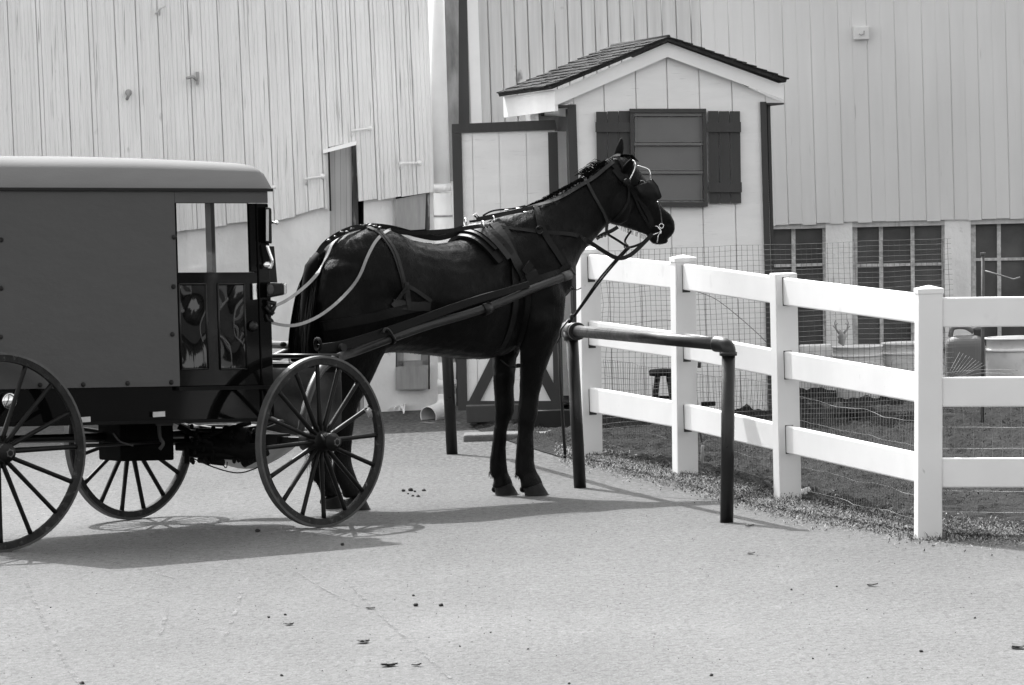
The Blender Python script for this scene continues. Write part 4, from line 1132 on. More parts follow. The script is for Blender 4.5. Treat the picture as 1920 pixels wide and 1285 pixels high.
for c_ in ring_c:
    m = MB(); torus(m, c_, (1,.3,0), .022, .004); m.build('terret_ring', M_chrome, har)
m = MB(); m.tube([P(893,408,36.65),P(888,403,36.65),P(894,400,36.65),P(898,410,36.65)], .006, 6); m.build('check_hook', M_chrome, har)
# back strap, crupper
m = MB(); strap(m, [(868,432,36.6),(824,447,36.45),(780,440,36.35),(735,428,36.25),(690,424,36.1),(650,432,35.98),(612,455,35.9),(597,475,35.86)], .032)
m.build('back_strap', M_leath, har, fix=False)
m = MB()
for (x, y) in ((694,423),(686,422),(703,425),(678,424),(712,428),(660,430),(640,437),(628,445),(616,452),(650,436)):
    m.blob(P(x, y-1, 36.02+(x-690)*.0018), (.011,.010,.006), 8, 5, .6)
m.build('buckle', mat('tarnished_metal', .12, .4, .7, 60, metal=1.0), har)
M_tarn = bpy.data.materials['tarnished_metal']
# hip strap and breeching
m = MB(); strap(m, [(690,428),(712,440),(735,470),(748,505),(757,535),(762,560)], .030); strap(m, [(708,432),(736,465),(750,505),(760,545)], .022, .009); m.build('hip_strap', M_strapd, har, fix=False)
m = MB(); strap(m, [(762,535),(745,560),(733,575)], .022,.012); strap(m, [(764,537),(790,553),(806,565)], .022,.012); strap(m,[(760,530),(764,560),(766,578)],.030,.012)
strap(m, [(736,570),(770,574),(805,575)], .050, .010); m.build('breeching_bracket', M_strapd, har, fix=False)
m = MB(); strap(m, [(803,572),(760,580),(700,595),(640,606),(600,612),(570,612)], [.055]*100, .008); m.build('breeching', M_leath, har, fix=False)
# breast collar, neck strap
m = MB(); strap(m, [(1068,505),(1035,520),(1000,530),(960,545)], .060, .010); strap(m, [(1072,512,36.62),(1068,498),(1050,510)], .05,.01); m.build('breast_collar', M_leath, har, fix=False)
m = MB(); strap(m, [(1003,388),(1015,425),(1030,455),(1050,485),(1066,510)], .038, .008); strap(m, [(1005,392),(1010,430)], .024, .014); m.build('neck_strap', M_leath, har, fix=False)
m = MB(); torus(m, P(1012,432,36.58), (.3,-1,0), .022, .004)
torus(m, P(812,577,36.1), (.3,-1,0), .014,.004); torus(m, P(1071,540,36.6), (0,-1,0), .012,.003); m.tube([P(1071,541,36.6),P(1082,544,36.6),P(1090,540,36.6)], .003,5)
m.build('ring', M_leath, har)
# tug / girth billet on the near side
m = MB(); strap(m, [(925,425),(945,455),(960,485),(972,505),(986,530)], .055, .02, .008); m.build('saddle_tug', M_strapd, har, fix=False)
m = MB(); strap(m, [(975,498),(985,512),(998,528),(1003,545)], .075, .05, .01); m.build('shaft_loop', M_leath, har, fix=False)
m = MB(); strap(m, [(990,545),(990,580),(984,620),(972,650),(962,668)], .030, .014); m.build('belly_band', M_leath, har, fix=False)
m = MB(); m.tube(spline([P(938,674,36.6),P(955,687,36.6),P(975,688,36.6),P(980,680,36.6)],4), .005,6); m.blob(P(972,685,36.58),(.018,.01,.01),8,5); m.build('girth_buckle', M_leath, har)
# check rein and its strap along the crest
m = MB(); strap(m, [(893,412,36.62),(940,402,36.66),(990,392,36.7),(1040,378),(1085,352),(1110,338),(1130,322),(1150,306)], .024, .010)
strap(m, [(880,416,36.6),(920,410,36.6),(960,398,36.66),(1000,388,36.7)], .014, .012)
strap(m, [(905,405,36.7),(925,395,36.75),(960,392,36.75),(985,386,36.75)], .010,.014); m.build('overcheck_strap', M_strapd, har, fix=False)
m = MB()
for (x,y,D) in ((950,394,36.68),(972,391,36.7),(985,398,36.66),(998,388,36.72)): m.blob(P(x,y,D), (.014,.007,.005), 8,5,.2)
m.build('buckle', M_chrome, har)
# throat / neck strap (light)
m = MB(); strap(m, [(1086,336,36.93),(1093,335),(1099,341),(1112,366),(1126,392),(1134,410),(1137,428,36.9),(1137,436,36.9)], .017, .012); m.build('throat_strap', M_strapd, har, fix=False)
# bridle
br = MB()
strap(br, [(1140,303),(1152,312),(1166,330),(1176,345),(1190,362),(1205,385),(1218,408),(1222,425)], .030, .008)
strap(br, [(1150,320),(1165,338),(1176,345)], .022,.012)
strap(br, [(1178,348),(1190,375),(1206,405),(1220,428)], .014, .010)
strap(br, [(1178,352),(1176,380),(1160,405),(1148,414)], .014,.008)
strap(br, [(1150,298),(1162,303),(1176,340)], .020,.012)
bo2 = br.build('bridle', M_leath, har, fix=False)
m = MB(); strap(m, [(1138,304),(1146,297),(1156,291),(1163,291)], .014, .006); m.build('crown_piece', M_strap, har, fix=False)
m = MB(); q = P(1176,342,36.90); m.lathe(q, V3((.2,-1,0)), [(-.02,.022),(.004,.022),(.008,.012),(.009,.001)], 16); m.build('rosette', M_leath, har)
for (D0_, dx, dy) in ((36.90,0,0),(37.17,2,-3)):
    m = MB(); rows = []
    cs = [((1190+dx,350+dy),(1221+dx,338+dy)), ((1200+dx,372+dy),(1232+dx,352+dy)), ((1213+dx,386+dy),(1239+dx,372+dy)) ]
    for (a_, b_) in cs:
        rows.append([P(a_[0]+(b_[0]-a_[0])*t, a_[1]+(b_[1]-a_[1])*t, D0_+ (.0 if dx else -.02*math.sin(math.pi*t))) for t in (0,.25,.5,.75,1)])
    m.rings(rows, closed=False, cap=False); ob = m.build('blinker', M_leath, bo2, fix=False); ob.modifiers.new('s','SOLIDIFY').thickness = .008
m = MB(); m.tube(spline([P(1180,338,36.93),P(1190,318,36.92),P(1190,304,36.92),P(1182,300,36.94)],5), .0042, 8)
m.tube(spline([P(1196,311,37.1),P(1214,317,37.1),P(1219,325,37.1),P(1221,340,37.1),P(1232,360,37.1)],5), .0038, 8)
m.build('blinker_stay', M_chrome, bo2)
m = MB(); m.tube(spline([P(1233,378,37.0),P(1238,395,37.02),P(1240,410,37.04),P(1241,420,37.04)],4), .004, 6); m.build('noseband_chain', M_tarn, bo2)
m = MB(); torus(m, P(1240,424,37.03), (.2,-1,0), .013, .0025); m.tube([P(1232,455,37.03),P(1234,442,37.02),P(1240,434,37.02),P(1233,425,37.02),P(1228,424,37.02)], .003, 6); m.tube([P(1236,436,37.02),P(1222,441,37.0)],.003,6); m.blob(P(1238,436,37.02),.008,8,6)
m.build('bit', M_chrome, bo2)
m = MB()
m.ribbon(*drape([(1222,438,37.0),(1212,450,36.98),(1200,458,36.95),(1182,464,36.92),(1175,462,36.9),(1160,452,36.88),(1145,443,36.86),(1138,438,36.86)]), .014, .004)
m.ribbon(*drape([(1118,448,36.85),(1130,440,36.86),(1145,434,36.88),(1158,426,36.9)]), .022, .004)
m.ribbon(*drape([(1183,434,37.1),(1172,450,37.0),(1174,458,36.95)]), .012, .003)
m.build('chin_strap', M_leath, har, fix=False)
m = MB(); torus(m, P(1174,462,36.9), (.4,-1,0), .012, .004)
for k in range(7): m.blob(P(1119+k*3.2, 446-k*1.0+(k % 2)*2, 36.84), .006, 6, 5)
m.build('snap', M_tarn, har)

# driving reins and lead strap: things of their own
m = MB(); p_, n_ = drape([(502,603,34.9),(530,610,35.1),(560,609,35.3),(600,592,35.5),(640,560,35.62),(672,520),(690,478),(708,448),(732,431)], 6); m.ribbon(p_, n_, [.017]*len(p_), .004)
rn = empty('driving_rein', P(502,603,34.9), 'rein sagging low from the buggy over the haunch, then dark and reaching the bit', 'rein')
m.build('webbing', M_strap, rn, fix=False)
m = MB(); p_, n_ = drape([(732,431),(760,437),(800,436,36.2),(850,432,36.35),(905,424,36.46),(960,430),(1012,436),(1070,440),(1095,448,36.7),(1125,467,36.75),(1155,484,36.8),(1180,480,36.85),(1205,458,36.95),(1222,440,37.0)], 5); m.ribbon(p_, n_, .024, .004)
m.build('leather_end', M_leath, rn, fix=False)
m = MB(); p_, n_ = drape([(515,574,35.3),(540,562,35.4),(575,535,35.6),(600,507,35.7),(616,478),(625,458),(645,440),(670,430),(690,424)], 6); m.ribbon(p_, n_, [.018]*len(p_), .004)
rn2 = empty('driving_rein', P(515,574,35.3), 'far rein: pale strap running from the buggy lamp up over the top of the rump', 'rein')
m.build('webbing', M_strap, rn2, fix=False)
m = MB(); p_, n_ = drape([(735,430,36.2),(780,440,36.45),(830,438,36.6),(870,426,36.7)], 5); m.ribbon(p_, n_, .024, .004); m.build('leather_end', M_leath, rn2, fix=False)
m = MB()
for dx in (0, 5):
    p_ = spline([P(1176+dx,464,36.9),P(1150+dx,492,36.95),P(1120+dx,528,37.0),P(1090+dx*.6,572,37.1),P(1066+dx*.3,606,37.15)], 5); m.tube(p_, .0062, 8)
m.tube(spline([P(1066,600,37.15),P(1052,618,37.1),P(1050,632,37.1),P(1044,644,37.1)],4), .006, 6); m.blob(P(1072,595,37.13),(.012,.012,.02),8,6)
single(m, 'lead_strap', M_wood, P(1066,606,37.15), 'doubled lead strap tied from the bridle down to the hitching rail', 'lead rope')

# ================================================================== BUGGY
BO = V3((-1.57, 35.24, 0)); BA = R(34.5)
bF = V3((math.cos(BA), math.sin(BA), 0)); bR = V3((math.sin(BA), -math.cos(BA), 0))
KP = .040
def Bp(x, r, z): return BO + bF*x + bR*r + V3((0,0,z-KP*x))
HW = .50
def BN(px, py, r=HW): return PL(px, py, BO+bR*r, bR)          # point on the near side of the body
def bl(p): q = p-BO; return q.dot(bF), q.dot(bR), q.z+KP*q.dot(bF)
buggy = empty('horse_drawn_buggy', BO, 'grey covered horse drawn buggy with black underbody and tall spoked wheels', 'buggy')
xf = bl(BN(503, 500))[0]; xr = bl(BN(-22, 500))[0]; xd = bl(BN(331, 500))[0]
ztop = bl(BN(420,354))[2]; zbot = bl(BN(420,790))[2]; zmid = bl(BN(200,727))[2]; zsill = bl(BN(420,727))[2]
# grey side panel (near, far), rear panel
def panel(mb, x0, x1, z0, z1, r, th):
    s_ = 1 if r > 0 else -1
    mb.hexa([Bp(x0,r-s_*th,z0),Bp(x1,r-s_*th,z0),Bp(x1,r,z0),Bp(x0,r,z0),Bp(x0,r-s_*th,z1),Bp(x1,r-s_*th,z1),Bp(x1,r,z1),Bp(x0,r,z1)])
m = MB()
panel(m, xr, xd, zmid, ztop, HW, .02); panel(m, xr, xd, zmid, ztop, -HW, .02)
m.hexa([Bp(xr,-HW+.02,zmid),Bp(xr,HW-.02,zmid),Bp(xr+.02,HW-.02,zmid),Bp(xr+.02,-HW+.02,zmid),Bp(xr,-HW+.02,ztop),Bp(xr,HW-.02,ztop),Bp(xr+.02,HW-.02,ztop),Bp(xr+.02,-HW+.02,ztop)])
zdt = bl(BN(420,381))[2]
panel(m, xd+.001, xf+.01, zdt, ztop, HW, .02); panel(m, xd+.001, xf+.01, zdt, ztop, -HW, .02)
m.build('side_panel', M_grey, buggy, bevel=.002)
m = MB()
for (px, py) in [(326,445),(325,538),(323,627),(321,717),(239,719),(156,721),(75,722),(2,541),(2,450),(1,632)]:
    m.lathe(BN(px,py,HW), bR, [(-.002,.014),(.006,.013),(.011,.008),(.012,.001)], 12)
m.build('bolt', M_rim, buggy)
# black lower box
m = MB()
panel(m, xr, xf, zbot, zmid-.002, HW-.015, .02); panel(m, xr, xf, zbot, zmid-.002, -HW+.015, .02)
m.hexa([Bp(xr,-HW+.04,zbot),Bp(xf,-HW+.04,zbot),Bp(xf,HW-.04,zbot),Bp(xr,HW-.04,zbot),Bp(xr,-HW+.04,zbot+.02),Bp(xf,-HW+.04,zbot+.02),Bp(xf,HW-.04,zbot+.02),Bp(xr,HW-.04,zbot+.02)])
m.hexa([Bp(xf-.02,-HW+.04,zbot),Bp(xf,-HW+.04,zbot),Bp(xf,HW-.04,zbot),Bp(xf-.02,HW-.04,zbot),Bp(xf-.02,-HW+.04,zbot+.33),Bp(xf,-HW+.04,zbot+.33),Bp(xf,HW-.04,zbot+.33),Bp(xf-.02,HW-.04,zbot+.33)])
m.build('lower_box', M_gloss, buggy)
m = MB(); panel(m, xd-.02, xf+.01, zsill-.012, zsill+.008, HW+.02, .035); panel(m, xr, xf, zbot-.006, zbot+.012, HW, .02); m.build('sill_moulding', M_matte, buggy)
m = MB()
M_tape = mat('reflector_tape', .45, .4, .1)
for (x_, y_) in ((298,777),(158,787)): 
    m = MB(); q = BN(x_, y_, HW+.004); m.box(q, (.075,.006,.028), bF, bR); m.build('reflector_tape', M_tape, buggy)
# tail reflector lamp
m = MB(); m.lathe(BN(14,752,HW-.01), bR, [(0,.045),(.03,.045),(.035,.038),(.045,.02),(.047,.001)], 20); m.build('side_lamp', M_chrome, buggy)
# door: frame with window opening + moulded panels
zw0 = bl(BN(400,511))[2]; zw1 = bl(BN(400,380))[2]
xw0 = bl(BN(334,450))[0]; xw1 = bl(BN(470,450))[0]; xde = bl(BN(482,450))[0]
for s_ in (1, -1):
    r_ = HW*s_ if s_ > 0 else -HW
    m = MB()
    r0 = (HW-.006)*s_
    panel(m, xd+.002, xde, zsill+.01, zw0, r0, .025)                 # lower door
    panel(m, xw1, xde, zw0+.0005, zdt-.002, r0, .025); panel(m, xd+.002, xw0, zw0+.0005, zdt-.002, r0, .025)
    panel(m, xw0+.0005, xw1-.0005, zw1+.004, zdt-.002, r0, .025)
    d_ = m.build('door', M_gloss, buggy, bevel=.003)
    for (xa, xb_) in ((336,391),(409,463)):
        A_ = bl(BN(xa,535)); B_ = bl(BN(xb_,690)); pm = MB(); panel(pm, A_[0], B_[0], B_[2], A_[2], r0+s_*.0025, .006); pm.build('door_panel', M_door, d_, bevel=.002)
    # moulding rectangles
    mo = MB()
    for (xa, xb_) in ((336,391),(409,463)):
        A_ = bl(BN(xa,533)); B_ = bl(BN(xb_,692))
        cc = [(A_[0],A_[2]),(B_[0],A_[2]),(B_[0],B_[2]),(A_[0],B_[2])]
        for i in range(4):
            a_, b_ = cc[i], cc[(i+1) % 4]; mo.tube([Bp(a_[0],r0+s_*.003,a_[1]),Bp(b_[0],r0+s_*.003,b_[1])], .006, 6)
    mo.build('moulding', M_blk, d_)
    g_ = MB(); g_.face([Bp(xw0,r0-s_*.012,zw0),Bp(xw1,r0-s_*.012,zw0),Bp(xw1,r0-s_*.012,zw1),Bp(xw0,r0-s_*.012,zw1)]); g_.build('window_glass', M_clear, d_, fix=False)
    if s_ > 0:
        h_ = MB(); q = BN(477,547,HW+.004); h_.box(q, (.03,.012,.09), bF, bR); h_.build('handle', M_chrome, d_, bevel=.004)
        h2 = MB(); h2.lathe(BN(474,612,HW), bR, [(0,.03),(.012,.028),(.02,.01)], 14); h2.build('lock_plate', M_blk, d_)
# front pillars, windshield frame with centre post, front header
for s_ in (1,-1):
    m = MB(); panel(m, xde+.002, xf+.012, zbot+.02, zdt-.002, (HW+.001)*s_, .05); m.build('front_pillar', M_gloss, buggy, bevel=.006)
m = MB()
m.hexa([Bp(xf-.02,-HW+.05,zdt-.0),Bp(xf+.01,-HW+.05,zdt),Bp(xf+.01,HW-.05,zdt),Bp(xf-.02,HW-.05,zdt),Bp(xf-.02,-HW+.05,ztop),Bp(xf+.01,-HW+.05,ztop),Bp(xf+.01,HW-.05,ztop),Bp(xf-.02,HW-.05,ztop)])
m.build('front_header', M_grey, buggy)
zws = zw0-.03
m = MB()
# centre post where it is seen through the door window
cpx = PL(397, 450, BO+bF*xf, bF); rc = bl(cpx)[1]
m.hexa([Bp(xf-.02,rc-.03,zws),Bp(xf+.005,rc-.03,zws),Bp(xf+.005,rc+.03,zws),Bp(xf-.02,rc+.03,zws),Bp(xf-.02,rc-.03,zdt),Bp(xf+.005,rc-.03,zdt),Bp(xf+.005,rc+.03,zdt),Bp(xf-.02,rc+.03,zdt)])
m.build('windshield_post', M_blk, buggy)
m = MB(); m.face([Bp(xf-.01,-HW+.05,zws),Bp(xf-.01,HW-.05,zws),Bp(xf-.01,HW-.05,zdt),Bp(xf-.01,-HW+.05,zdt)]); m.build('windshield', M_clear, buggy, fix=False)
m = MB()
m.hexa([Bp(xf-.015,-HW+.05,zbot+.33),Bp(xf+.005,-HW+.05,zbot+.33),Bp(xf+.005,HW-.05,zbot+.33),Bp(xf-.015,HW-.05,zbot+.33),Bp(xf-.015,-HW+.05,zws),Bp(xf+.005,-HW+.05,zws),Bp(xf+.005,HW-.05,zws),Bp(xf-.015,HW-.05,zws)])
# storm front plate sticking forward at an angle
q0 = BN(500,525,HW-.06); 
m.hexa([Bp(xf,HW-.10,zws-.02),Bp(xf+.10,HW-.10,zws-.02),Bp(xf+.10,HW-.08,zws-.02),Bp(xf,HW-.08,zws-.02),Bp(xf,HW-.10,zws+.22),Bp(xf+.03,HW-.10,zws+.26),Bp(xf+.03,HW-.08,zws+.26),Bp(xf,HW-.08,zws+.22)])
m.build('dashboard', M_blk, buggy)
# seat inside
m = MB(); m.box(Bp(xd-.05,0,zsill+.2), (.45,.86,.2), bF, bR); m.build('seat', M_canvas, buggy, bevel=.03)
m = MB(); m.hexa([Bp(xr+.03,-HW+.03,zbot+.03),Bp(xf-.03,-HW+.03,zbot+.03),Bp(xf-.03,HW-.03,zbot+.03),Bp(xr+.03,HW-.03,zbot+.03),Bp(xr+.03,-HW+.03,zbot+.04),Bp(xf-.03,-HW+.03,zbot+.04),Bp(xf-.03,HW-.03,zbot+.04),Bp(xr+.03,HW-.03,zbot+.04)]); m.build('floor', M_matte, buggy)
# roof: crowned fabric top with rounded front corner
xfr = bl(BN(508,350))[0]; zr0 = ztop-.002
zr1 = bl(BN(60,293,HW*.3))[2]
rows = []; NN = 22
RW = HW+.012
for i in range(81):
    x = xr-.03+(xfr-xr+.03)*i/80
    # height profile along the length, falling at the front
    dfr = (xfr-x)
    hh = (zr1-zr0)
    k = 1.0
    fall = .22
    prof = 1.0 - .17*max(0, 1-dfr/1.1)**1.7
    if dfr < .06: prof *= math.sqrt(max(1-((.06-dfr)/.06)**2, 0))*.5+.5
    drr = x-(xr-.03)
    if drr < .15: prof *= math.sqrt(max(1-((.15-drr)/.15)**2, 0))*.8+.2
    row = []
    for j in range(NN+1):
        t = -1+2*j/NN
        zz = .85*(1-abs(t)**8)**.5+.15*(1-t*t) if abs(t) < 1 else 0
        row.append(Bp(x, RW*t, zr0+hh*prof*(.0+zz)))
    rows.append(row)
m = MB(); m.rings(rows, closed=False, cap=False)
m.face([rows[-1][j] for j in range(NN+1)]); m.face([rows[0][j] for j in range(NN+1)])
ro = m.build('roof', M_roof, buggy)
for p in ro.data.polygons: p.use_smooth = len(p.vertices) < 6
m = MB()
for s_ in (1,-1):
    m.bar(Bp(xr-.03,s_*(RW+.004),zr0-.004), Bp(xfr,s_*(RW+.004),zr0-.004), .018, .014)
m.bar(Bp(xfr-.004,-RW,zr0-.004), Bp(xfr-.004,RW,zr0-.004), .018,.014)
m.build('roof_moulding', M_blk, buggy, bevel=.003)
m = MB(); m.face([Bp(xr,-HW,zr0+.004),Bp(xf,-HW,zr0+.004),Bp(xf,HW,zr0+.004),Bp(xr,HW,zr0+.004)]); m.build('headliner', M_canvas, buggy, fix=False)
# mirror, mirror arm, lamps at the front near corner
DFc = BN(503,450).y
m = MB(); m.hexa([P(497,455,DFc-.06),P(510,458,DFc-.06),P(510,458,DFc+.02),P(497,455,DFc+.02),P(497,388,DFc-.06),P(509,390,DFc-.06),P(509,390,DFc+.02),P(497,388,DFc+.02)])
mo_ = m.build('mirror', M_blk, buggy, bevel=.01)
m = MB(); m.hexa([P(499,452,DFc-.066),P(504,452,DFc-.066),P(504,452,DFc-.06),P(499,452,DFc-.06),P(499,393,DFc-.066),P(504,393,DFc-.066),P(504,393,DFc-.06),P(499,393,DFc-.06)]); m.build('mirror_glass', M_lens, mo_)
m = MB(); m.tube(spline([P(500,460,DFc-.05),P(506,478,DFc-.05),P(510,490,DFc-.05),P(507,502,DFc-.05),P(500,500,DFc-.05)],4), .010, 8); m.blob(P(500,497,DFc-.055),(.022,.01,.018),10,6); m.build('mirror_arm', M_chrome, mo_)
m = MB(); m.tube([P(508,417,DFc),P(519,418,DFc)], .007,8); m.blob(P(519,418,DFc), .011,8,6); m.build('mirror_knob', M_chrome, mo_)
m = MB(); m.hexa([P(500,560,DFc-.08),P(533,553,DFc-.08),P(535,553,DFc+.05),P(500,558,DFc+.05),P(500,531,DFc-.08),P(531,530,DFc-.08),P(534,530,DFc+.05),P(500,532,DFc+.05)])
hl = m.build('headlight', M_blk, buggy, bevel=.012)
m = MB(); m.box(P(535,542,DFc-.02), (.012,.11,.055)); m.build('headlight_lens', M_lens, hl, bevel=.004)
m = MB(); m.blob(P(507,543,DFc-.085), (.02,.006,.028), 10,6); m.build('side_marker', M_canvas, hl)
m = MB(); 
for (a,b) in (((500,566),(518,570)),((504,566),(506,582)),((498,575),(513,590)),((508,588),(516,572))): m.tube([P(*a,DFc-.03),P(*b,DFc-.03)], .014, 6)
m.build('lamp_bracket', M_blk, buggy)
m = MB(); m.tube(spline([P(499,590,DFc-.03),P(503,600,DFc-.03),P(512,603,DFc-.03),P(506,596,DFc-.03)],4),.006,6); m.build('rein_hook', M_blk, buggy)
# storm front corner plate
m = MB(); m.hexa([P(498,530,DFc+.03),P(520,530,DFc+.05),P(520,530,DFc+.07),P(498,530,DFc+.05),P(498,462,DFc+.03),P(514,462,DFc+.05),P(514,462,DFc+.07),P(498,462,DFc+.05)])
m.build('storm_front', M_blk, buggy)

# wheels ------------------------------------------------------------
def wheel(c, ax, Rw, name='wheel', rot=0.0, dish=.03):
    """c hub centre, ax unit axle direction pointing outward"""
    c = V3(c); ax = V3(ax).normalized(); u = V3((0,0,1)); u = (u-ax*u.dot(ax)).normalized(); v = ax.cross(u)
    root = bpy.data.objects.new(name, None); COL.objects.link(root); root.parent = buggy; root.empty_display_size = .1
    root.location = wmat(buggy).inverted() @ c; WM[root.name] = Matrix.Translation(c) @ Matrix.Rotation(0, 4, 'Z')
    N_ = 72; W_ = .019
    def circ(r, o): return [c+ax*o+(u*math.cos(q)+v*math.sin(q))*r for q in (2*math.pi*k/N_ for k in range(N_))]
    def band(prof, mat_, nm):
        m = MB(); rs = [circ(r, o) for r, o in prof]; rs.append(rs[0]); m.rings(rs, True, False, True)
        o = m.build(nm, mat_, root); 
        for p in o.data.polygons: p.use_smooth = True
        e = o.modifiers.new('e','EDGE_SPLIT'); e.split_angle = R(40); return o
    band([(Rw-.012,-W_),(Rw-.012,W_),(Rw-.046,W_*.8),(Rw-.050,W_*.3),(Rw-.050,-W_*.3),(Rw-.046,-W_*.8)], M_rim, 'rim')
    band([(Rw,-W_*1.02),(Rw,W_*1.02),(Rw-.0125,W_*1.06),(Rw-.0125,-W_*1.06)], M_tyre, 'tyre')
    m = MB(); m.lathe(c, ax, [(-.13,.045),(-.12,.055),(-.04,.062),(-.038,.085),(.005,.088),(.012,.06),(.03,.052),(.08,.046),(.085,.050),(.10,.050),(.105,.036),(.13,.034),(.133,.015),(.135,.001)], 28)
    hub = m.build('hub', M_spoke, root)
    m = MB()
    for k in range(8):
        q = 2*math.pi*k/8; m.blob(c+ax*.008+(u*math.cos(q)+v*math.sin(q))*.072, .007, 6, 4)
    m.lathe(c+ax*.085, ax, [(0,.030),(.045,.030),(.048,.02)], 6, smooth=False)
    m.build('hub_nut', M_tyre, hub)
    for k in range(16):
        q = 2*math.pi*(k+rot)/16; d = u*math.cos(q)+v*math.sin(q)
        t_ = ax.cross(d); m = MB(); rs = []
        for (s_, a_, b_) in ((.05,.011,.017),(.12,.0125,.0175),(.22,.0125,.0135),(.6*Rw,.012,.0125),(Rw-.08,.0125,.0125),(Rw-.045,.0135,.0135)):
            cc = c + d*s_ - ax*dish*0 + ax*(-.0 + dish*(1-s_/Rw)*-.0)
            rs.append(ring(cc, t_*a_, ax*b_, 10))
        m.rings(rs); m.build('spoke', M_spoke, root)
    return root
fa = R(45); aF = V3((math.cos(fa), math.sin(fa), 0)); aR_ = V3((math.sin(fa), -math.cos(fa), 0))
Gn = G(604,990); nhub = P(601,830, Gn.y); 
Gf = G(243,976); 
RF = .467; RR = .528
hF_n = V3((P(601,830,34.78).x, 34.78, RF)); hF_f = V3((P(243,830,35.72).x, 35.72, RF))
axle_dir = (hF_n-hF_f).normalized()
wheel(hF_n, aR_, RF, rot=.05); wheel(hF_f, -aR_, RF, rot=.45)
hR_n = V3((P(-4,849,33.68).x, 33.68, RR)); hR_f = hR_n - bR*1.46
wheel(hR_n, bR, RR, rot=0.0); wheel(hR_f, -bR, RR, rot=.3)
# axles, springs, perch
m = MB(); m.bar(hF_n, hF_f, .045, .045); m.build('front_axle', M_blk, buggy, bevel=.005)
m = MB(); m.bar(hR_n, hR_f, .045, .045); m.build('rear_axle', M_blk, buggy, bevel=.005)
fm = (hF_n+hF_f)/2; rm = (hR_n+hR_f)/2
m = MB(); m.tube([fm+V3((0,0,.03)), rm+V3((0,0,.03))], .022, 10); m.tube([hR_n-bR*.15, fm], .010, 8); m.tube([hR_f+bR*.15, fm], .010, 8); m.build('reach_pole', M_blk, buggy)
def spring(c, ax, L_, h):
    m = MB(); c = V3(c); ax = V3(ax).normalized()
    for s_ in (1,-1):
        for lv in range(4):
            l2 = L_*(1-.2*lv)/2
            pts = [c + ax*(l2*t) + V3((0,0, s_*(h/2*(1-(t*l2/(L_/2))**2) - .008*lv))) for t in [-1+i/8 for i in range(17)]]
            m.ribbon(pts, [V3((0,0,1))]*17, .038, .007)
    m.lathe(c+ax*L_/2-bF*.02, bF, [(0,.014),(.04,.014)], 10); m.lathe(c-ax*L_/2-bF*.02, bF, [(0,.014),(.04,.014)], 10)
    m.box(c+V3((0,0,-h/2)), (.06,.06,.08), ax); m.box(c+V3((0,0,h/2)), (.06,.06,.04), ax)
    return m.build('elliptic_spring', M_blk, buggy)
spring(fm+V3((0,0,.10)), axle_dir, .85, zbot-RF-.0+.02 if zbot-RF > .12 else .14)
spring(rm+V3((0,0,.05)), bR, .85, .14)
# turntable (fifth wheel), brake rigging
m = MB(); m.lathe(fm+V3((0,0,.03)), (0,0,1), [(-.012,.20),(.012,.20),(.012,.16),(-.012,.16)], 28); m.lathe(fm+V3((0,0,.06)), (0,0,1), [(-.01,.20),(.01,.20),(.01,.16),(-.01,.16)], 28)
m.box(fm+V3((0,0,.0)), (.10,.9,.07), aF, axle_dir); m.build('turntable', M_blk, buggy)
m = MB()
for (a, b, r_) in (((330,835),(480,842),.03),((335,800),(400,835),.016),((470,792),(380,820),.014),((400,800),(400,865),.012),((350,815),(350,870),.014),((440,800),(440,862),.012),((345,850),(480,858),.022),((372,862),(420,868),.018),((455,868),(500,845),.03),((400,832),(480,850),.05),((420,815),(465,820),.05)):
    m.tube([P(*a,35.05),P(*b,35.0)], r_, 8)
for _ in range(26):
    m.blob(P(random.uniform(355,480), random.uniform(800,868), 34.98), (.012,.012,.016), 6, 4)
m.build('brake_rigging', M_matte, buggy)
bc = bl(BN(256,860,0))[0]
m = MB(); m.hexa([Bp(x,r,z) for z in (zbot-.225, zbot-.004) for (x, r) in ((bc-.17,-.12),(bc+.17,-.12),(bc+.17,.12),(bc-.17,.12))])
m.build('battery_box', M_matte, buggy, bevel=.01)
m.build('battery_box', M_matte, buggy, bevel=.01)
m = MB(); m.tube(spline([P(298,796,34.6),P(300,820,34.6),P(306,832,34.6),P(299,843,34.6)],4), .010, 8); m.tube(spline([P(212,812,34.5),P(225,828,34.5),P(250,836,34.5)],4), .006,6); m.tube([P(292,794,34.55),P(325,793,34.55)], .014, 8); m.build('brake_hose', M_canvas, buggy)
# wire sag beneath
m = MB(); m.tube(spline([P(352,855,35.1),P(400,876,35.1),P(445,887,35.1),P(480,878,35.1),P(500,865,35.1)],5), .004, 6)
m.tube(spline([P(418,866,34.9),P(421,876,34.9),P(425,876,34.9),P(426,866,34.9)],4), .003,5); m.build('cable', M_matte, buggy)
# canvas apron and white sling at the front
m = MB(); rows = []
for i in range(15):
    t = i/14; row = []
    for j in range(13):
        s_ = j/12; x = 498+(640-498)*t; y = 690+(805-690)*s_ + 12*math.sin(t*3)*s_
        D = 35.35+.15*t+.05*mnoise.noise(V3((t*4,s_*3,1)))*2+.05*s_
        row.append(P(x, y, D))
    rows.append(row)
m.rings(rows, closed=False, cap=False); o = m.build('canvas_apron', M_canvas, buggy, fix=False); o.modifiers.new('s','SOLIDIFY').thickness = .004
for p in o.data.polygons: p.use_smooth = True
m = MB(); rows = []
for i in range(17):
    t = i/16; row = []
    for j in range(9):
        s_ = j/8; x = 372+(572-372)*t; sag = math.sin(math.pi*t)
        y = 842-22*t + s_*(44*sag+4) 
        D = 35.6+.12*s_+.03*math.sin(t*9+s_*4)
        row.append(P(x, y, D))
    rows.append(row)
m.rings(rows, closed=False, cap=False); o = m.build('sling_sheet', M_sheet, buggy, fix=False); o.modifiers.new('s','SOLIDIFY').thickness = .003
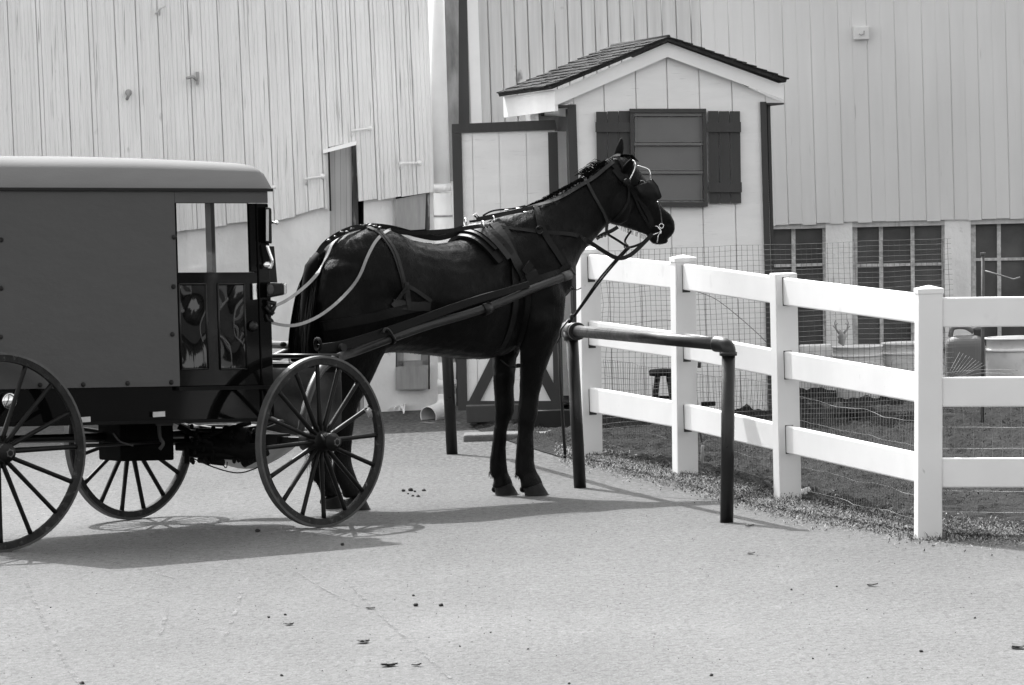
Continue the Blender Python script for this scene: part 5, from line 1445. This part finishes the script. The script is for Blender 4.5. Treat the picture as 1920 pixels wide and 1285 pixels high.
for p in o.data.polygons: p.use_smooth = True
m = MB(); m.lathe(P(571,803,34.95), V3((.3,-1,.1)), [(0,.032),(.01,.032),(.014,.02)], 4); m.build('front_reflector', M_chrome, buggy)
# shafts
def shaft(sign):
    m = MB(); r0 = .34*sign
    if sign > 0:
        pts = [P(563,815,34.92),P(568,785,34.95),P(575,755,35.02),P(588,718,35.12),P(605,690,35.25),P(632,672,35.45),P(665,660,35.72)]
    else:
        base = hF_f + axle_dir*.2
        pts = [base, base+V3((.05,.1,.12)), H(-1.25,-.40,.66), H(-1.0,-.37,.80)]
    pts += [PL(x, y, HO+hRt*rr, hRt) if sign > 0 else H(bl_h(PL(x, y, HO+hRt*abs(rr), hRt))[0], -abs(rr), bl_h(PL(x, y, HO+hRt*abs(rr), hRt))[2]) for (x, y, rr) in ((740,632,.335),(810,608,.34),(880,588,.34),(940,567,.34),(990,545,.33),(1030,530,.31),(1066,516,.29))]
    pp = spline(pts, 5); n_ = len(pp)
    m.tube(pp, [.019+.008*min(1, (i/n_)*3)-.004*(i/n_) for i in range(n_)], 12)
    return m.build('shaft', M_wood, buggy), pp
def bl_h(p): q = p-HO; return q.dot(hF), q.dot(hRt), q.z
s1, pp1 = shaft(1); s2, pp2 = shaft(-1)
m = MB(); m.tube([pp1[-3], pp1[-1]+ (pp1[-1]-pp1[-3]).normalized()*.01], .027, 14); m.build('shaft_tip', M_tyre, s1)
m = MB(); m.tube([PL(905,582,HO+hRt*.34,hRt), PL(918,577,HO+hRt*.34,hRt)], .036, 12); m.build('ferrule', M_blk, s1)
m = MB(); m.tube([PL(731,637,HO+hRt*.335,hRt), PL(736,634,HO+hRt*.335,hRt)], .034, 12); m.build('ferrule', M_blk, s1)
# holdback trace bar above the near shaft
m = MB(); pts = [PL(x, y, HO+hRt*rr, hRt) for (x, y, rr) in ((596,656,.33),(640,648,.33),(700,630,.335),(770,606,.34),(840,580,.345),(900,560,.345),(945,547,.345),(990,533,.34))]
pp = spline(pts, 4); m.ribbon(pp, [hRt]*len(pp), [.060-.025*(i/len(pp)) for i in range(len(pp))], .014); m.build('holdback_trace', M_leath, buggy, bevel=.003)
m = MB(); a = PL(728,615,HO+hRt*.36,hRt)
m.tube(spline([PL(718,625,HO+hRt*.37,hRt),PL(722,617,HO+hRt*.37,hRt),PL(730,620,HO+hRt*.37,hRt),PL(742,640,HO+hRt*.37,hRt)],4), .008, 8); m.build('trace_staple', M_blk, buggy)
# crossbar and whiffletree
A_ = PL(640,652,HO+hRt*.36,hRt); A_ = H(-.87,.37,A_.z); B_ = H(-.87,-.40,A_.z)
m = MB(); m.tube([A_,B_], .022, 12); m.tube([A_+V3((-.05,-.05,-.10)),B_+V3((-.05,-.05,-.10))], .018, 10); m.build('crossbar', M_blk, buggy)
m = MB(); torus(m, P(596,646,35.5), (.8,.5,0), .032, .010); m.blob(P(531,646,35.9),(.02,.02,.015),8,6); m.build('crossbar_clip', M_matte, buggy)
m = MB(); m.tube([P(498,668,35.5),P(636,668,35.4)], .014,8); m.bar(P(498,690,35.5),P(640,690,35.4),.05,.02); m.tube([P(498,705,35.45),P(560,706,35.4)],.010,8); m.build('whiffletree', M_blk, buggy)
# twine tied on a spoke
m = MB()
for k in range(4): torus(m, P(690+k*1.4,776-k*.6,34.72), (1,.3,.3), .022+.002*k, .0025, 10)
m.tube(spline([P(690,775,34.7),P(683,768,34.7),P(688,764,34.7),P(697,770,34.7)],4),.0025,5)
single(m, 'twine', M_strap, P(690,776,34.72), 'pale twine knotted round a spoke of the near front wheel', 'string')
print('objects', len(bpy.data.objects))
